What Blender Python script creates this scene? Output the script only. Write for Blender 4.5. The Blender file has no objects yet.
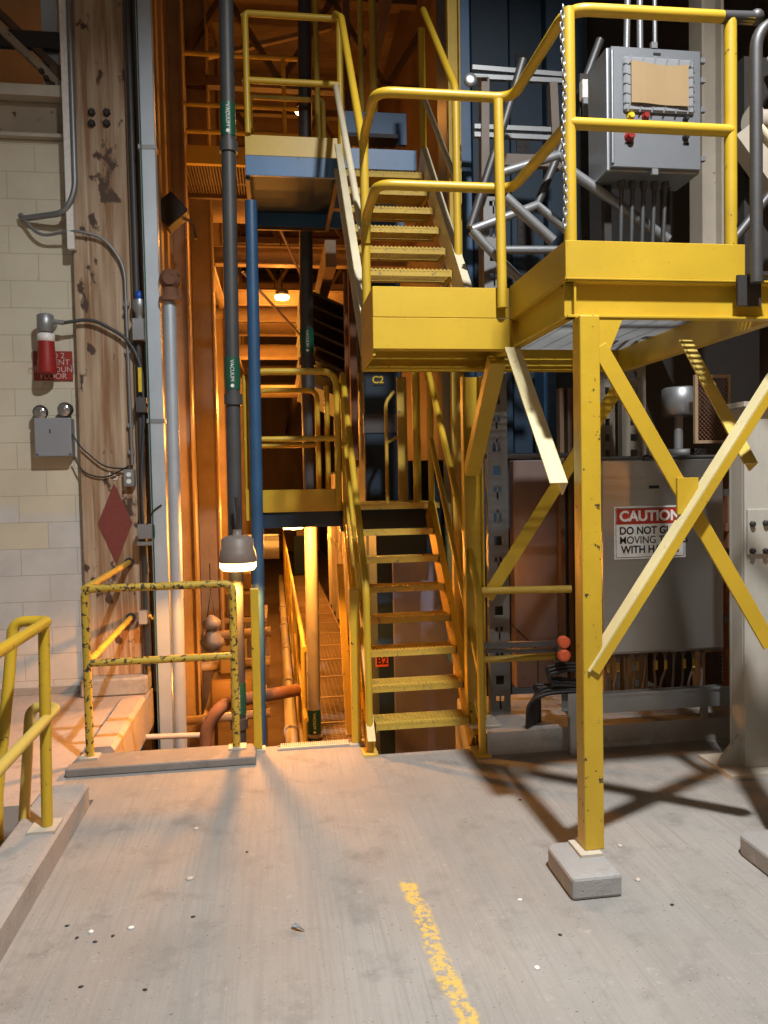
import bpy, bmesh, math, random
from mathutils import Vector, Matrix
random.seed(7)
C = bpy.context.scene.collection
PI = math.pi

# ------------------------------------------------------------------ camera model
EYE = Vector((0, 0, 1.55)); FPX = 770.0
_a, _p, _r = math.radians(8.06), math.radians(2.2), math.asin(.02)
FWD = Vector((math.sin(_a)*math.cos(_p), math.cos(_a)*math.cos(_p), -math.sin(_p)))
_r0 = Vector((math.cos(_a), -math.sin(_a), 0)); _u0 = _r0.cross(FWD)
RIGHT = math.cos(_r)*_r0 - math.sin(_r)*_u0
UP = math.cos(_r)*_u0 + math.sin(_r)*_r0

def at(x, y, Y=None, X=None, Z=None):
    """measured photo point on a known plane of the place -> world point"""
    d = FWD + (x-384)/FPX*RIGHT - (y-512)/FPX*UP
    t = X/d.x if X is not None else Y/d.y if Y is not None else (Z-EYE.z)/d.z
    return EYE + d*t

# ------------------------------------------------------------------ geometry helpers
class MB:
    def __init__(s): s.v = []; s.f = []; s.sm = []
    def add(s, vs, fs, smooth=False):
        b = len(s.v); s.v += [Vector(v) for v in vs]
        for f in fs: s.f.append([b+i for i in f]); s.sm.append(smooth)
        return s
    def box(s, x0, x1, y0, y1, z0, z1):
        return s.add([(x0,y0,z0),(x1,y0,z0),(x1,y1,z0),(x0,y1,z0),(x0,y0,z1),(x1,y0,z1),(x1,y1,z1),(x0,y1,z1)],
                     [(3,2,1,0),(4,5,6,7),(0,1,5,4),(1,2,6,5),(2,3,7,6),(3,0,4,7)])
    def bar(s, p0, p1, w, h, up=(0,0,1)):
        """rectangular bar: w across, h along 'up'"""
        p0, p1 = Vector(p0), Vector(p1); d = (p1-p0).normalized(); up = Vector(up)
        x = d.cross(up)
        if x.length < 1e-4: x = d.cross(Vector((0,1,0)))
        x.normalize(); z = x.cross(d)
        vs = []
        for p in (p0, p1):
            for a, b in ((-1,-1),(1,-1),(1,1),(-1,1)): vs.append(p + x*(a*w/2) + z*(b*h/2))
        return s.add(vs, [(3,2,1,0),(4,5,6,7),(0,1,5,4),(1,2,6,5),(2,3,7,6),(3,0,4,7)])
    def sweep(s, prof, p0, p1, xa, ya):
        """closed 2D profile (list of (u,v)) swept from p0 to p1, u along xa, v along ya"""
        p0, p1, xa, ya = Vector(p0), Vector(p1), Vector(xa).normalized(), Vector(ya).normalized()
        n = len(prof); vs = [p0+xa*u+ya*v for u, v in prof] + [p1+xa*u+ya*v for u, v in prof]
        fs = [tuple(range(n))[::-1], tuple(range(n, 2*n))] + [(i, (i+1) % n, n+(i+1) % n, n+i) for i in range(n)]
        return s.add(vs, fs)
    def tube(s, pts, r, n=10, closed=False, caps=True):
        pts = [Vector(p) for p in pts]; m = len(pts); rings = []
        prev = None
        for i, p in enumerate(pts):
            if closed: t = pts[(i+1) % m]-pts[i-1]
            else: t = pts[min(i+1, m-1)]-pts[max(i-1, 0)]
            t.normalize()
            if prev is None:
                x = t.orthogonal().normalized()
            else:
                x = (prev - t*prev.dot(t)).normalized()
            prev = x; y = t.cross(x)
            rings.append([p+(x*math.cos(2*PI*k/n)+y*math.sin(2*PI*k/n))*r for k in range(n)])
        vs = [v for rg in rings for v in rg]; fs = []
        for i in range(m if closed else m-1):
            j = (i+1) % m
            for k in range(n): fs.append((i*n+k, i*n+(k+1) % n, j*n+(k+1) % n, j*n+k))
        s.add(vs, fs, True)
        if caps and not closed:
            s.add(rings[0], [tuple(range(n))[::-1]]); s.add(rings[-1], [tuple(range(n))])
        return s
    def cyl(s, p0, p1, r, n=14): return s.tube([p0, p1], r, n)
    def lathe(s, prof, c, ax=(0,0,1), n=20):
        """prof: list of (radius, height) along ax from c"""
        c = Vector(c); ax = Vector(ax).normalized(); x = ax.orthogonal().normalized(); y = ax.cross(x); vs = []
        for r, h in prof:
            for k in range(n): vs.append(c+ax*h+(x*math.cos(2*PI*k/n)+y*math.sin(2*PI*k/n))*max(r, 1e-4))
        fs = [(i*n+k, i*n+(k+1) % n, (i+1)*n+(k+1) % n, (i+1)*n+k) for i in range(len(prof)-1) for k in range(n)]
        s.add(vs, fs, True)
        s.add(vs[:n], [tuple(range(n))[::-1]]); s.add(vs[-n:], [tuple(range(n))])
        return s
    def ball(s, c, r, sz=1.0, n=14):
        return s.lathe([(r*math.sin(PI*i/8), -r*sz*math.cos(PI*i/8)) for i in range(9)], c, n=n)
    def bolts(s, pts, r=.012, h=.012, ax=(0,-1,0)):
        for p in pts: s.lathe([(r, 0), (r, h*.7), (r*.6, h)], p, ax, 6)
        return s

def fillet(pts, r=.06, n=5):
    pts = [Vector(p) for p in pts]; out = [pts[0]]
    for i in range(1, len(pts)-1):
        a, b, c = pts[i-1], pts[i], pts[i+1]
        d0, d1 = a-b, c-b; rr = min(r, d0.length*.45, d1.length*.45)
        q0, q1 = b+d0.normalized()*rr, b+d1.normalized()*rr
        for k in range(n+1):
            t = k/n; out.append(q0*(1-t)**2 + b*2*t*(1-t) + q1*t*t)
    out.append(pts[-1]); return out

ORG = {}
def tag(o, label, cat=None, group=None):
    if label: o['label'] = label
    if cat: o['category'] = cat
    if group: o['group'] = group
    return o
def thing(name, label, cat, loc, group=None):
    o = bpy.data.objects.new(name, None); C.objects.link(o); o.empty_display_size = .1
    o.location = loc; ORG[o.name] = Vector(loc); return tag(o, label, cat, group)
def obj(name, mb, mat, parent=None, label=None, cat=None, group=None, bevel=0, kind=None, seg=1):
    if parent is not None: org = ORG[parent.name]
    else:
        xs = [v.x for v in mb.v]; ys = [v.y for v in mb.v]; zs = [v.z for v in mb.v]
        org = Vector(((min(xs)+max(xs))/2, (min(ys)+max(ys))/2, min(zs)))
    me = bpy.data.meshes.new(name)
    me.from_pydata([v-org for v in mb.v], [], mb.f); me.update()
    me.polygons.foreach_set('use_smooth', mb.sm)
    b = bmesh.new(); b.from_mesh(me); bmesh.ops.recalc_face_normals(b, faces=b.faces); b.to_mesh(me); b.free()
    me.materials.append(mat)
    o = bpy.data.objects.new(name, me); C.objects.link(o)
    if parent is not None: o.parent = parent
    else: o.location = org
    ORG[o.name] = org
    if bevel:
        m = o.modifiers.new('b', 'BEVEL'); m.width = bevel; m.segments = seg; m.limit_method = 'ANGLE'; m.angle_limit = .7
    if kind: o['kind'] = kind
    return tag(o, label, cat, group)
def struct(name, mb, mat, **k): return obj(name, mb, mat, kind='structure', **k)
def copy_tree(o, delta, label=None):
    def rec(s, par):
        c = s.copy(); C.objects.link(c); c.parent = par
        for ch in list(s.children): rec(ch, c)
        return c
    c = rec(o, None); c.location = o.location+Vector(delta); ORG[c.name] = Vector(c.location)
    if label: c['label'] = label
    return c
def text(name, body, loc, size, mat, parent, rot=(PI/2,0,0), off=0.0, align='CENTER', sx=1.0):
    cu = bpy.data.curves.new(name, 'FONT'); cu.body = body; cu.size = size; cu.extrude = .0006; cu.offset = off
    cu.align_x = align; cu.align_y = 'CENTER'; cu.materials.append(mat)
    tmp = bpy.data.objects.new('tmp_text', cu); C.objects.link(tmp)
    me = bpy.data.meshes.new_from_object(tmp.evaluated_get(bpy.context.evaluated_depsgraph_get()))
    bpy.data.objects.remove(tmp); bpy.data.curves.remove(cu)
    me.materials.clear(); me.materials.append(mat)
    o = bpy.data.objects.new(name, me); C.objects.link(o); o.rotation_euler = rot; o.scale = (sx, 1, 1)
    o.parent = parent; o.location = Vector(loc)-ORG[parent.name]; return o

# ------------------------------------------------------------------ materials
def nt(name):
    m = bpy.data.materials.new(name); m.use_nodes = True; t = m.node_tree
    b = t.nodes['Principled BSDF']; return m, t, b
def N(t, kind, **k):
    n = t.nodes.new(kind)
    for a, v in k.items():
        if a in n.inputs.keys() if isinstance(a, str) else False: n.inputs[a].default_value = v
        else: setattr(n, a, v)
    return n
def coords(t, scale=(1,1,1), off=(0,0,0)):
    tc = N(t, 'ShaderNodeTexCoord'); mp = N(t, 'ShaderNodeMapping')
    mp.inputs['Scale'].default_value = scale; mp.inputs['Location'].default_value = off
    t.links.new(tc.outputs['Object'], mp.inputs[0]); return mp.outputs[0]
def noise(t, vec, scale, detail=4, rough=.6):
    n = N(t, 'ShaderNodeTexNoise'); n.inputs['Scale'].default_value = scale
    n.inputs['Detail'].default_value = detail; n.inputs['Roughness'].default_value = rough
    t.links.new(vec, n.inputs['Vector']); return n.outputs['Fac']
def ramp(t, fac, p0, p1):
    n = N(t, 'ShaderNodeMapRange'); n.inputs['From Min'].default_value = p0; n.inputs['From Max'].default_value = p1
    t.links.new(fac, n.inputs['Value']); return n.outputs['Result']
def mix(t, fac, a, b):
    n = N(t, 'ShaderNodeMix'); n.data_type = 'RGBA'
    for sock, v in ((n.inputs['Factor'], fac), (n.inputs['A'] if False else n.inputs[6], a), (n.inputs[7], b)):
        if isinstance(v, (int, float)): sock.default_value = v
        elif isinstance(v, tuple): sock.default_value = (*v, 1)
        else: t.links.new(v, sock)
    return n.outputs[2]
def mul(t, a, b, op='MULTIPLY'):
    n = N(t, 'ShaderNodeMath'); n.operation = op
    for s, v in ((n.inputs[0], a), (n.inputs[1], b)):
        if isinstance(v, (int, float)): s.default_value = v
        else: t.links.new(v, s)
    return n.outputs[0]
def bump(t, b, h, strength=.2, dist=.01):
    n = N(t, 'ShaderNodeBump'); n.inputs['Strength'].default_value = strength; n.inputs['Distance'].default_value = dist
    t.links.new(h, n.inputs['Height']); t.links.new(n.outputs[0], b.inputs['Normal'])
def paint(name, col, rough=.45, chip=0.0, chipcol=(.05,.035,.025), metal=0.0, var=.25, cscale=22, stretch=(1,1,1), bmp=.08, chipmetal=0):
    m, t, b = nt(name); v = coords(t, stretch)
    big = noise(t, v, 2.2, 5); c2 = tuple(x*(1-var) for x in col)
    c = mix(t, ramp(t, big, .35, .65), col, c2)
    fine = noise(t, v, 60, 3)
    c = mix(t, ramp(t, fine, .58, .78), c, tuple(x*(1-var*.9) for x in col))
    if chip > 0:
        n1 = noise(t, v, cscale, 4, .65); th = .74-chip*.26
        msk = ramp(t, n1, th, th+.025)
        c = mix(t, msk, c, chipcol)
    t.links.new(c, b.inputs['Base Color']); b.inputs['Roughness'].default_value = rough; b.inputs['Metallic'].default_value = metal
    if bmp: bump(t, b, fine, bmp, .004)
    return m
def flat(name, col, rough=.5, metal=0.0):
    m, t, b = nt(name); v = coords(t); f = noise(t, v, 35, 3)
    t.links.new(mix(t, ramp(t, f, .4, .7), col, tuple(x*.85 for x in col)), b.inputs['Base Color'])
    b.inputs['Roughness'].default_value = rough; b.inputs['Metallic'].default_value = metal; return m
def emit(name, col, s):
    m, t, b = nt(name); b.inputs['Base Color'].default_value = (*col, 1)
    b.inputs['Emission Color'].default_value = (*col, 1); b.inputs['Emission Strength'].default_value = s; return m

YEL = (.56, .37, .026)
M = {}
M['yellow'] = paint('yellow_paint', YEL, .42, .10, (.16,.08,.02), var=.16, cscale=30)
M['yellow_light'] = paint('yellow_paint_scuffed', (.62,.46,.10), .5, .22, (.25,.16,.06), var=.2, cscale=26)
M['yellow_chip'] = paint('yellow_paint_chipped', (.54,.37,.04), .55, .74, (.035,.026,.022), var=.25, cscale=29)
M['yellow_spot'] = paint('yellow_paint_spotted', (.56,.37,.024), .42, .36, (.05,.035,.022), var=.2, cscale=26)
M['yellow_tread'] = paint('yellow_tread_worn', (.52,.36,.05), .65, .5, (.20,.15,.09), var=.3, cscale=45)
M['yellow_old'] = paint('yellow_paint_dusty', (.55,.38,.05), .6, .3, (.15,.10,.05), var=.3)
M['cream'] = paint('cream_primer_steel', (.66,.60,.42), .55, .15, (.35,.25,.12), var=.2)
M['cream_yellow'] = paint('scuffed_toplit_yellow', (.66,.58,.32), .55, .25, (.4,.3,.1), var=.2)  # yellow paled to cream: strong top light put into the colour, plus dust
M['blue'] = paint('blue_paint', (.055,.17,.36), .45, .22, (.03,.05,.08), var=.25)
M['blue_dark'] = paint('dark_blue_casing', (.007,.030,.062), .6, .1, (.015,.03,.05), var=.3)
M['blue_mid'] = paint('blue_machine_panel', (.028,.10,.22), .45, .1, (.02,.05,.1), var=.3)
M['galv'] = paint('galvanised_steel', (.36,.38,.40), .42, .0, metal=.6, var=.22)
M['conduit'] = paint('grey_conduit', (.27,.285,.30), .45, .0, metal=.5, var=.15)
M['silverduct'] = paint('silver_duct', (.52,.60,.68), .42, .05, (.4,.4,.4), metal=.35, var=.15)
M['steel_bare'] = paint('bare_dark_steel', (.11,.11,.115), .5, .2, (.18,.10,.06), metal=.6, var=.3)
M['stainless'] = paint('brushed_stainless', (.50,.49,.47), .33, .0, metal=.9, var=.1, stretch=(1,1,.15), bmp=.02)
M['panel_pale'] = paint('pale_machine_panel', (.50,.46,.42), .45, .1, (.3,.22,.15), metal=.1, var=.2)
M['stainless2'] = paint('panel_stainless', (.30,.33,.37), .40, .0, metal=.55, var=.15, bmp=.03)
M['perf'] = paint('perforated_grey_steel', (.20,.205,.205), .55, .1, (.12,.09,.06), metal=.3, var=.2)
M['black'] = flat('black_rubber', (.018,.018,.02), .5)
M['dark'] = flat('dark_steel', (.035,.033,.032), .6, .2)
M['darkpipe'] = paint('dark_grey_pipe', (.06,.065,.07), .5, .2, (.12,.10,.08), var=.3)
M['pipe'] = paint('pale_pipe', (.50,.46,.40), .5, .15, (.3,.2,.12), var=.2)
M['brown'] = paint('brown_primer_steel', (.13,.08,.045), .6, .25, (.06,.03,.015), var=.35)
M['tan'] = paint('tan_painted_steel', (.42,.31,.20), .55, .2, (.2,.11,.05), var=.3)
M['perf_beige'] = paint('dull_beige_steel', (.24,.22,.18), .6, .2, (.12,.08,.05), var=.25)
M['frame'] = paint('dull_brown_frame', (.17,.14,.12), .6, .15, (.1,.06,.04), var=.25)
M['lavender'] = paint('steel_panel_mixed_light', (.27,.27,.37), .4, .1, (.2,.18,.2), metal=.4, var=.25, bmp=.02)  # purple cast of mixed cool and orange light put into the steel colour
M['beige'] = paint('beige_painted_steel', (.52,.48,.40), .55, .2, (.25,.18,.1), var=.2)
M['greycol'] = paint('pale_grey_painted_steel', (.47,.46,.41), .6, .18, (.2,.15,.1), var=.25, stretch=(1,1,.35))
M['mauve'] = paint('weathered_panel_mixed_light', (.22,.165,.15), .45, .15, (.14,.09,.06), metal=.3, var=.3, stretch=(1,1,.4))  # pinkish tint of mixed white and sodium light is part of this colour
M['rust'] = paint('rusty_iron', (.20,.09,.045), .8, .4, (.07,.03,.015), var=.4)
M['red'] = flat('red_paint', (.30,.018,.016), .45)
M['redlabel'] = flat('red_sign_face', (.30,.035,.025), .4)
M['maroon'] = flat('faded_maroon_paint', (.20,.045,.035), .6)
M['signred'] = flat('sign_header_red', (.42,.03,.015), .4)
M['white'] = flat('white_enamel', (.78,.78,.76), .4)
M['ink'] = flat('black_ink', (.01,.01,.01), .5)
M['pink'] = flat('faded_white_engraving', (.62,.45,.42), .5)
M['green'] = flat('green_pipe_label', (.01,.09,.055), .4)
M['cardboard'] = paint('cardboard', (.36,.255,.135), .8, 0, var=.08)
M['greybox'] = paint('grey_enamel', (.27,.29,.32), .4, 0, var=.08)
M['glass'] = flat('clear_lamp_glass', (.42,.42,.41), .18, .7)
M['bluecap'] = flat('blue_plastic', (.01,.09,.5), .3)
M['orange'] = flat('orange_plastic', (.75,.13,.05), .45)
M['yellowtag'] = flat('yellow_tag', (.75,.55,.02), .5)
M['bronze'] = paint('bronze_housing', (.20,.17,.15), .5, .1, (.1,.07,.05), var=.2)
M['sodium'] = emit('sodium_lens', (1.0, .62, .22), 9.0)
M['sodium_far'] = emit('sodium_lens_far', (1.0, .60, .20), 14.0)

def concrete(name, base, dash=False, lines=True):
    m, t, b = nt(name); v = coords(t)
    big = noise(t, v, 1.1, 6, .6); med = noise(t, v, 6, 5, .65); fine = noise(t, v, 120, 3, .7)
    c = mix(t, ramp(t, big, .32, .68), tuple(x*.80 for x in base), tuple(x*1.12 for x in base))
    c = mix(t, ramp(t, med, .54, .74), c, tuple(x*.66 for x in base))
    c = mix(t, ramp(t, noise(t, coords(t, (1,1,1), (7,3,0)), 14, 6, .75), .60, .70), c, tuple(min(1, x*1.22) for x in base))
    c = mix(t, ramp(t, fine, .62, .72), c, tuple(min(1, x*1.35) for x in base))
    c = mix(t, ramp(t, noise(t, coords(t, off=(3,1,2)), 95, 2), .70, .73), c, tuple(x*.25 for x in base))
    if lines:
        bl = noise(t, coords(t, (90, 2.2, 1)), 1.0, 3); c = mix(t, mul(t, ramp(t, bl, .45, .7), .6), c, tuple(x*.78 for x in base))
    if dash:
        tc = N(t, 'ShaderNodeTexCoord'); sp = N(t, 'ShaderNodeSeparateXYZ'); t.links.new(tc.outputs['Object'], sp.inputs[0])
        dash_x, y0, y1 = dash
        wob = mul(t, noise(t, coords(t), 9, 3), .05); dx = mul(t, mul(t, sp.outputs[0], dash_x, 'SUBTRACT'), wob, 'ADD')
        sl = mul(t, sp.outputs[1], .05); dx = mul(t, dx, sl, 'ADD')
        inx = ramp(t, mul(t, dx, 0, 'ADD'), 0, 1)
        ab = N(t, 'ShaderNodeMath'); ab.operation = 'ABSOLUTE'; t.links.new(dx, ab.inputs[0])
        k = ramp(t, ab.outputs[0], .040, .022)
        k = mul(t, k, ramp(t, sp.outputs[1], y1, y1-.04)); k = mul(t, k, ramp(t, sp.outputs[1], y0, y0+.04))
        k = mul(t, k, ramp(t, noise(t, coords(t, off=(9,2,0)), 38, 5, .75), .44, .53))
        c = mix(t, mul(t, k, .85), c, (.62, .42, .07))
    t.links.new(c, b.inputs['Base Color']); b.inputs['Roughness'].default_value = .8
    hh = mul(t, fine, mul(t, med, .8), 'ADD'); bump(t, b, hh, .35, .006)
    return m
M['floor'] = concrete('floor_concrete', (.27,.262,.245), dash=(-2.075, -4, 2.22))
M['curb'] = concrete('curb_concrete', (.33,.32,.305), lines=False)
M['curb_dark'] = concrete('worn_dark_curb', (.21,.20,.19), lines=False)
M['conc_pink'] = concrete('landing_concrete', (.40,.34,.30), lines=False)
M['plinth'] = concrete('plinth_concrete', (.30,.30,.295), lines=False)
M['pit'] = concrete('pit_concrete', (.34,.25,.18), lines=False)

def blockwall():
    m, t, b = nt('painted_block_wall')
    tc = N(t, 'ShaderNodeTexCoord'); sp = N(t, 'ShaderNodeSeparateXYZ'); t.links.new(tc.outputs['Object'], sp.inputs[0])
    cb = N(t, 'ShaderNodeCombineXYZ'); t.links.new(sp.outputs[0], cb.inputs[0]); t.links.new(sp.outputs[2], cb.inputs[1])
    br = N(t, 'ShaderNodeTexBrick'); t.links.new(cb.outputs[0], br.inputs['Vector'])
    for k, v in (('Scale', 1.0), ('Brick Width', .405), ('Row Height', .2), ('Mortar Size', .004), ('Mortar Smooth', .3)): br.inputs[k].default_value = v
    br.inputs['Color1'].default_value = (0, 0, 0, 1); br.inputs['Color2'].default_value = (1, 1, 1, 1); br.inputs['Mortar'].default_value = (.5, .5, .5, 1)
    v = coords(t); cream = mix(t, ramp(t, noise(t, v, 3, 5), .35, .7), (.62,.58,.46), (.55,.51,.40))
    pale = mix(t, ramp(t, noise(t, v, 4, 5), .35, .7), (.58,.58,.56), (.50,.50,.48))
    bw = N(t, 'ShaderNodeSeparateColor'); t.links.new(br.outputs['Color'], bw.inputs[0])
    zz = mul(t, sp.outputs[2], mul(t, mul(t, bw.outputs[0], .5, 'SUBTRACT'), .5), 'ADD')
    c = mix(t, ramp(t, zz, 1.58, 1.50), cream, pale)
    c = mix(t, mul(t, br.outputs['Fac'], .45), c, (.33,.30,.24))
    c = mix(t, ramp(t, noise(t, coords(t, off=(4,4,4)), 26, 4, .7), .70, .74), c, (.22,.17,.12))
    t.links.new(c, b.inputs['Base Color']); b.inputs['Roughness'].default_value = .6
    inv = mul(t, 1.0, br.outputs['Fac'], 'SUBTRACT'); hh = mul(t, inv, mul(t, noise(t, v, 90, 3), .25), 'ADD'); bump(t, b, hh, .5, .006)
    return m
M['block'] = blockwall()
def stained():
    m, t, b = nt('rust_stained_column_paint'); v = coords(t)
    st = noise(t, coords(t, (9, 9, .55)), 1.6, 6, .6)
    c = mix(t, ramp(t, st, .40, .62), (.43,.33,.23), (.24,.13,.06))
    c = mix(t, ramp(t, noise(t, coords(t, (16, 16, .4), (3, 0, 0)), 1.5, 3), .55, .72), c, (.52,.44,.33))
    blob = noise(t, coords(t, (1.6, 1.6, 1.0), (1.3, 0, .35)), 4.5, 4, .55)
    c = mix(t, ramp(t, blob, .62, .66), c, (.07,.04,.025))
    c = mix(t, ramp(t, noise(t, v, 24, 3, .6), .70, .74), c, (.10,.055,.03))
    t.links.new(c, b.inputs['Base Color']); b.inputs['Roughness'].default_value = .6; bump(t, b, st, .15, .005); return m
M['stained'] = stained()
M['beamstain'] = paint('stained_beam_paint', (.36,.30,.22), .6, .42, (.07,.04,.02), var=.3, cscale=9)
M['siding'] = paint('tan_siding', (.44,.31,.19), .6, .12, (.2,.12,.06), var=.25, stretch=(1,1,.2))
M['deck'] = paint('brown_roof_deck', (.13,.08,.05), .7, .1, var=.3)

WZ, WY, WE = -.65, 5.3, 18.6      # walkway level, start, end
# ================================================================== SETTING
f = MB()
poly = [(-.93,-3.5),(6.5,-3.5),(6.5,4.9),(1.14,4.9),(1.14,4.30),(.5,4.30),(.5,4.56),(-1.14,4.56),(-1.14,3.95),(-.93,3.95)]
f.sweep(poly, (0,0,-.28), (0,0,0), (1,0,0), (0,1,0))
fl = struct('floor', f, M['floor'])
M_floor_off = ORG['floor']
f = MB().sweep([(-4.5,3.95),(-1.14,3.95),(-1.14,4.56),(-.97,4.56),(-.97,6.1),(-4.5,6.1)], (0,0,-.28), (0,0,-.002), (1,0,0), (0,1,0))
struct('floor_landing', f, M['conc_pink'])
# stairwell at the left: walls and bottom
struct('floor_stairwell', MB().box(-4.5,-.93,-3.5,3.95,-2.4,-2.2), M['curb'])
struct('wall_stairwell', MB().box(-1.1,-.95,-3.5,3.94,-2.2,-.02).box(-4.5,-1.1,3.8,3.95,-2.2,-.29), M['curb'])
# walkway pit
struct('floor_pit', MB().box(-1.0,1.9,4.57,34,-1.5,-1.35), M['pit'])
struct('wall_pit', MB().box(-1.0,1.9,4.35,4.54,-1.35,-.281), M['pit'])
# curbs
c = MB().sweep([(-1.14,0),(-.93,0),(-.93,.105),(-.945,.12),(-1.125,.12),(-1.14,.105)], (0,-3.5,0), (0,3.86,0), (1,0,0), (0,0,1))
struct('trim_curb_stairwell', c, M['curb'])
c = MB().box(-1.15,-.14,4.275,4.36,0,.045).box(-1.15,-.14,4.36,4.56,0,.028)
struct('trim_curb_gate', c, M['curb_dark'], bevel=.006)
c = MB().sweep([(-1.13,0),(-.97,0),(-.962,.0),(-.962,.02),(-.985,.045),(-1.115,.045),(-1.13,.03)], (0,4.62,0), (0,5.72,0), (1,0,0), (0,0,1))
struct('trim_ledge', c, M['conc_pink'])
c = MB()
for i in range(40): c.box(.0+.0118*i, .0065+.0118*i, 4.49, 4.565, .001, .012)
c.box(-.02,.49,4.475,4.49,.001,.014).box(-.02,.49,4.53,4.536,.001,.010)
struct('trim_edge_grating', c, M['beige'])
ped = MB().sweep([(1.15,0),(6.4,0),(6.4,.13),(1.16,.13),(1.15,.12)], (0,4.16,0), (0,4.88,0), (1,0,0), (0,0,1))
struct('trim_pedestal', ped, M['curb'])
# left block wall, its lintel beam and what is above it
struct('wall_left', MB().box(-6,-1.445,6.1,6.32,-.3,4.13), M['block'])
struct('baseboard_left', MB().box(-6,-1.46,6.075,6.099,0,.05), M['curb'])
# left corridor wall in ribbed siding
def ribbed(x, y0, y1, z0, z1, pitch=.30, d=.045):
    m = MB(); ys = []; y = y0
    while y < y1:
        ys += [(y, 0), (y+pitch*.36, 0), (y+pitch*.50, d), (y+pitch*.86, d)]; y += pitch
    vs = []; fs = []
    for yy, dd in ys: vs += [(x+dd, yy, z0), (x+dd, yy, z1)]
    for i in range(len(ys)-1): fs.append((2*i, 2*i+2, 2*i+3, 2*i+1))
    n = len(vs); m.add(vs, fs)
    m.box(x-.12, x-.06, y0, y1, z0, z1)
    return m
struct('wall_corridor', ribbed(-.99, 6.45, 34, -1.35, 9.0, .42, .06), M['siding'])
struct('wall_end', MB().box(-4,6,33.8,34,-2,9), M['siding'])
struct('wall_right', MB().box(6.5,6.7,-3.5,34,-.3,9), M['siding'])
struct('wall_rear', MB().box(-6,6.7,-3.7,-3.5,-2.4,9), M['block'])
struct('wall_outer', MB().box(-6.2,-6,-3.5,6.3,-2.4,9), M['block'])
# roof
m = MB(); n = 90
vs = []; fs = []
for i in range(n*2+1):
    y = 4.0+i*.17; z = 8.2+(.06 if (i//2) % 2 else 0)
    vs += [(-6, y, z), (6.6, y, z)]
for i in range(n*2): fs.append((2*i, 2*i+1, 2*i+3, 2*i+2))
m.add(vs, fs); m.box(-6,6.6,4,34.6,8.3,8.4)
struct('ceiling', m, M['deck'])
struct('ceiling_hall', MB().box(-6,6.6,-3.6,4.0,8.2,8.4), M['deck'])

# ================================================================== YELLOW PLATFORM (front right)
XL, XR, YF, YB = 1.135, 2.06, 2.86, 4.33
ZT, ZM, ZB = 2.465, 2.32, 2.172
pl = thing('access_platform', 'large yellow steel platform on square posts with guardrails and cross braces, right foreground', 'platform', (1.5, 3.4, 0))
def chan(h, w, t=.01):      # C profile: web at u=0, flanges toward +u
    return [(0,0),(w,0),(w,t),(t,t),(t,h-t),(w,h-t),(w,h),(0,h)]
# front
tb = MB().box(XL-.002, 1.875, YF, YF+.008, ZM+.004, ZT)
obj('toe_board', tb, M['yellow'], pl, bevel=.002)
obj('beam', MB().sweep(chan(ZM-ZB, .045), (XL, YF+.045, ZB), (XR, YF+.045, ZB), (0,-1,0), (0,0,1)).box(XL,XR,YF+.045,YF+.09,ZM-.01,ZM).box(XL-.005,XR,YF-.004,YF+.05,ZM-.004,ZM+.004), M['yellow'], pl, bevel=.0015)
# left side
YL = 3.569
obj('toe_board', MB().box(XL-.006, XL+.002, YF+.001, YL, ZM+.004, ZT), M['yellow'], pl)
obj('beam', MB().sweep(chan(ZM-ZB, .045), (XL+.04, YF+.01, ZB), (XL+.04, YL+.46, ZB), (-1,0,0), (0,0,1)).box(XL-.009,XL+.05,YF,YL,ZM-.004,ZM+.004), M['yellow'], pl, bevel=.0015)
obj('beam', MB().sweep(chan(ZM-ZB, .05), (XR-.045, YF+.05, ZB), (XR-.045, YB, ZB), (1,0,0), (0,0,1)), M['yellow'], pl)
obj('beam', MB().sweep(chan(ZM-ZB, .05), (XL+.05, YB, ZB), (XR-.02, YB, ZB), (0,-1,0), (0,0,1)), M['yellow'], pl)
# landing tray at the left
XA = .472
YLB = 4.05
obj('toe_board', MB().box(XA, XL-.008, YL, YL+.008, ZM-.002, ZT-.006).box(XA, XA+.008, YL+.008, YLB, ZM-.002, ZT-.006), M['yellow'], pl, bevel=.002)
obj('beam', MB().box(XA-.002, XL+.004, YL-.003, YL+.012, ZB-.002, ZM-.005).box(XA, XL+.002, YL+.012, YL+.06, ZB-.002, ZB+.010), M['yellow'], pl, bevel=.002)
obj('beam', MB().box(XA-.002, XA+.01, YL+.012, YLB, ZB-.03, ZM-.005).box(XA, XL+.03, YLB-.06, YLB, ZB-.04, ZB-.025).box(XA, XL+.03, YLB-.012, YLB, ZB-.04, ZM-.03), M['yellow'], pl)
g = MB()
for i in range(12): g.box(XA+.02, XL, YL+.05+i*.033, YL+.056+i*.033, ZM-.045, ZM-.012)
for i in range(6): g.box(XA+.05+i*.11, XA+.057+i*.11, YL+.05, YL+.42, ZM-.02, ZM-.013)
obj('grating', g, M['yellow_old'], pl)
g = MB()
i = 0
while YF+.10+i*.030 < YB-.03:
    g.box(XL+.05, XR-.047, YF+.10+i*.030, YF+.1045+i*.030, ZM-.026, ZM); i += 1
for k in range(9): g.box(XL+.09+k*.1, XL+.096+k*.1, YF+.09, YB-.02, ZM-.010, ZM-.003)
obj('grating', g, M['galv'], pl, label='grey galvanised bar grating deck')
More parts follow.
